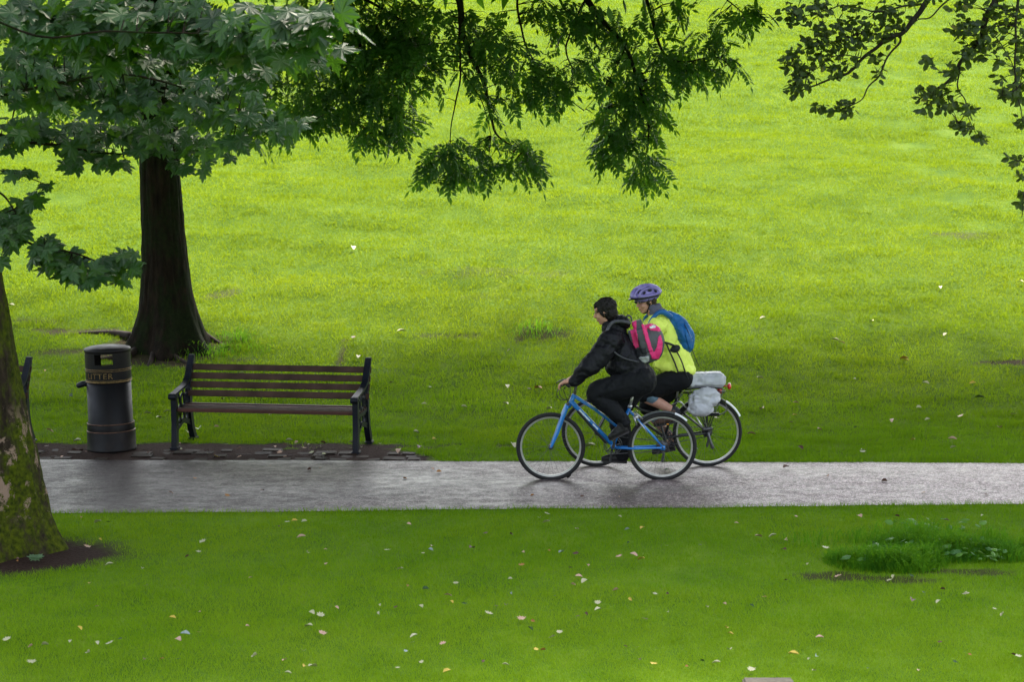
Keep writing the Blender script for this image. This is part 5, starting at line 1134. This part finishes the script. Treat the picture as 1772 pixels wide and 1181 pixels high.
for kn, an2 in ((kneeN, ankN), (kneeF, ankF)):
    d_ = (an2-kn); d_ /= np.linalg.norm(d_); q = .05 if kn is kneeN else .12; mk('rolled_cuff', *tube([kn+d_*(q), kn+d_*(q+.045)], [.075, .070], 18, round_ends=True), simple('denim_cuff', (.10, .16, .21), .8), r2)
M_SH2 = simple('brown_shoe', (.06, .032, .022), .55, var=.5, scale=25)
shoe('shoe', Q(1168, 726, -.135), Q(1134, 733, -.135), r2, M_SH2); shoe('shoe', Q(1168, 782, .13), Q(1134, 788, .13), r2, M_SHOE)
d_ = ankN-kneeN; d_ /= np.linalg.norm(d_); mk('sock', *tube([ankN-d_*.03, ankN+d_*.02], .043, 14, round_ends=True), M_PDARK, r2)
fused('hair', [ell(T((.035, 0, .02)), (.085, .082, .085), M), ell(T((.05, 0, -.04)), (.05, .07, .06), M), ell(T((.0, -.066, .015)), (.03, .02, .05), M), ell(T((.0, .066, .015)), (.03, .02, .05), M)], simple('brown_hair', (.045, .026, .016), .5, var=.5, scale=50), r2, .0065, 2, .008, 22)
# helmet: ribbed shell with vents cut by separate dark channels, visor, rear cradle and straps
Hc = T((.012, 0, .068)); Hm = M @ rotm('Y', .06); U_ = lambda p: Hc+Hm @ np.array(p, float)
hs = [ell(U_((.005, 0, 0)), (.146, .100, .088), Hm, 28, 18)]
for yy in (-.075, -.038, 0, .038, .075):
    n_ = 12; pts = [U_((.160*math.cos(t)*math.sqrt(max(.05, 1-(yy/.11)**2)), yy, .100*math.sin(t)*math.sqrt(1-(yy/.118)**2))) for t in np.linspace(.12, math.pi-.08, n_)]
    hs.append(tube(pts, .0155, 10, round_ends=True))
an = np.linspace(0, 2*math.pi, 40, endpoint=False)
hs.append(tube(np.array([U_((.150*math.cos(t), .106*math.sin(t), .004)) for t in an]), .014, 8, closed=True))
hel = fused('helmet', hs, M_HELM, r2, .006, 1)
zc = U_((0, 0, .004)); up_ = Hm @ np.array([0, 0, 1.0])
vts = []
for yy in (-.092, -.057, -.019, .019, .057, .092):
    for (a0, a1) in ((.45, .95), (1.25, 1.8), (2.1, 2.6)):
        pts = []
        for t in np.linspace(a0, a1, 6): k = math.sqrt(max(.02, 1-(yy/.112)**2)); pts.append(U_((.1535*math.cos(t)*k, yy, .0945*math.sin(t)*k)))
        vts.append(tube(pts, [.002, .009, .012, .012, .009, .002], 8, round_ends=True))
mk('vents', *join(*vts), M_DARK, hel)
vi = []; K = 9
V = []
for (rx, zz, t) in ((.148, .0, 0), (.196, -.014, 0), (.196, -.019, 0), (.148, -.008, 0)):
    for k in range(K): a = math.pi+(k/(K-1)-.5)*1.7; V.append(U_((rx*math.cos(a), .112*math.sin(a)*(1.0), zz)))
F = [(r_*K+k, r_*K+k+1, ((r_+1) % 4)*K+k+1, ((r_+1) % 4)*K+k) for r_ in range(4) for k in range(K-1)]+[(0, K, 2*K, 3*K), (K-1, 4*K-1, 3*K-1, 2*K-1)]
mk('visor', V, F, M_DARK, hel, smooth=False)
mk('rim', *tube(np.array([U_((.150*math.cos(t), .106*math.sin(t), -.012)) for t in an]), .011, 8, closed=True), M_DARK, hel)
for q in (-1, 1): mk('strap', *join(tube([U_((-.02, q*.09, -.01)), T((-.01, q*.082, -.03)), T((-.035, q*.05, -.105))], .0055, 6), tube([U_((.07, q*.085, -.01)), T((-.01, q*.082, -.03))], .0055, 6), tube([T((-.035, q*.05, -.105)), T((-.05, 0, -.12))], .0055, 6)), M_DARK, hel)
gl = []
for q in (-1, 1): gl.append(ell(T((-.094, q*.034, .014)), (.008, .030, .019), M @ rotm('Z', q*.38))); gl.append(tube([T((-.088, q*.06, .02)), T((-.05, q*.080, .018)), T((.005, q*.084, .008))], .004, 6))
gl.append(tube([T((-.1, -.012, .02)), T((-.1, .012, .02))], .004, 6)); mk('sunglasses', *join(*gl), M_GLASS, r2)
# blue backpack
p2 = thing('backpack', Q(1180, 580), 'slim blue backpack on the back of the cyclist in the yellow jacket', 'backpack')
Mx = rotm('Y', -.42)
pk2 = fused('pack_body', [limb([Q(1156, 545), Q(1170, 560), Q(1182, 580), Q(1186, 600)], [.035, .075, .09, .07], 16, 18, 1.25), ell(Q(1180, 580), (.085, .14, .16), Mx), ell(Q(1184, 594), (.075, .13, .09), Mx)], M_PBLUE, p2, .008, 3, .012, 9)
patch('front_pocket', pk2, lambda c, n: inpoly(*pxof(c), z2([(1370, 500), (1410, 520), (1450, 640), (1455, 740), (1420, 760), (1385, 640)])), M_PBLUE, p2, .012)
mk('zip', *tube(curve([Q(1183, 560, -.125), Q(1190, 575, -.12), Q(1192, 592, -.11)], 10), .004, 6), M_PDARK, p2)
mk('shoulder_strap', *tube(curve([Q(1160, 548, -.09), Q(1148, 539, -.12), Q(1136, 540, -.15), Q(1122, 556, -.2), Q(1124, 575, -.24)], 20), lerpr([.028, .03, .022, .018, .012], 20), 10), M_PBLUE, p2)
mk('shoulder_strap', *tube(curve([Q(1160, 548, .09), Q(1148, 539, .12), Q(1134, 541, .15), Q(1118, 556, .2), Q(1124, 575, .24)], 20), .018, 8), M_PBLUE, p2)
mk('hip_pad', *join(ell(Q(1166, 601, -.15), (.055, .035, .04), Mx), tube(curve([Q(1169, 598, -.16), Q(1158, 592, -.2), Q(1147, 589, -.2)], 8), .011, 8)), M_PDARK, p2)
mk('hanging_strap', *tube(curve([Q(1150, 590, -.205), Q(1156, 604, -.215), Q(1164, 622, -.225), Q(1171, 641, -.225)], 12), .008, 6), M_PDARK, p2)
mk('hanging_strap', *tube(curve([Q(1168, 604, -.19), Q(1176, 620, -.215), Q(1183, 640, -.215), Q(1188, 652, -.2)], 12), .007, 6), M_PDARK, p2)
mk('loose_cord', *tube(curve([Q(1197, 604, -.05), Q(1203, 620, -.05), Q(1209, 634, -.05)], 8), .004, 5), M_PDARK, p2)
print('riders', time.time()-T0)
# ------------------------------------------------------------------ camera and light
cam = bpy.data.cameras.new('camera'); co = bpy.data.objects.new('camera', cam); COL.objects.link(co)
co.location = CAM; co.rotation_euler = (math.pi/2-PITCH, 0, 0); cam.sensor_width = 36; cam.lens = FPX/1772*36; cam.clip_end = 3000; cam.clip_start = .1
cam.dof.use_dof = True; cam.dof.focus_distance = 20.0; cam.dof.aperture_fstop = 8.0
sc.camera = co
SUN_EL, SUN_AZ = 57.0, 14.0      # azimuth measured from +Y towards +X
w = bpy.data.worlds.new('World'); sc.world = w; w.use_nodes = True; nt = w.node_tree; bg = nt.nodes['Background']
sky = nt.nodes.new('ShaderNodeTexSky'); sky.sky_type = 'NISHITA'; sky.sun_disc = False; sky.sun_elevation = R(SUN_EL); sky.sun_rotation = R(SUN_AZ)
sky.dust_density = 5.0; sky.air_density = 1.3; sky.ozone_density = 1.0
hs_ = nt.nodes.new('ShaderNodeHueSaturation'); hs_.inputs['Saturation'].default_value = .55     # thin high cloud whitens the sky
nt.links.new(sky.outputs[0], hs_.inputs['Color']); nt.links.new(hs_.outputs[0], bg.inputs['Color']); bg.inputs['Strength'].default_value = .15
sl = bpy.data.lights.new('sun', 'SUN'); sl.energy = 2.0; sl.angle = R(4.0); sl.color = (1, .92, .72)
so = bpy.data.objects.new('sun', sl); COL.objects.link(so)
d = Vector((math.sin(R(SUN_AZ))*math.cos(R(SUN_EL)), math.cos(R(SUN_AZ))*math.cos(R(SUN_EL)), math.sin(R(SUN_EL))))
so.rotation_euler = d.to_track_quat('Z', 'Y').to_euler()
sc.view_settings.view_transform = 'Standard'; sc.view_settings.look = 'None'; sc.view_settings.gamma = 1; sc.view_settings.exposure = 2.12
sc.cycles.max_bounces = 6; sc.cycles.transparent_max_bounces = 4
print('done', time.time()-T0)
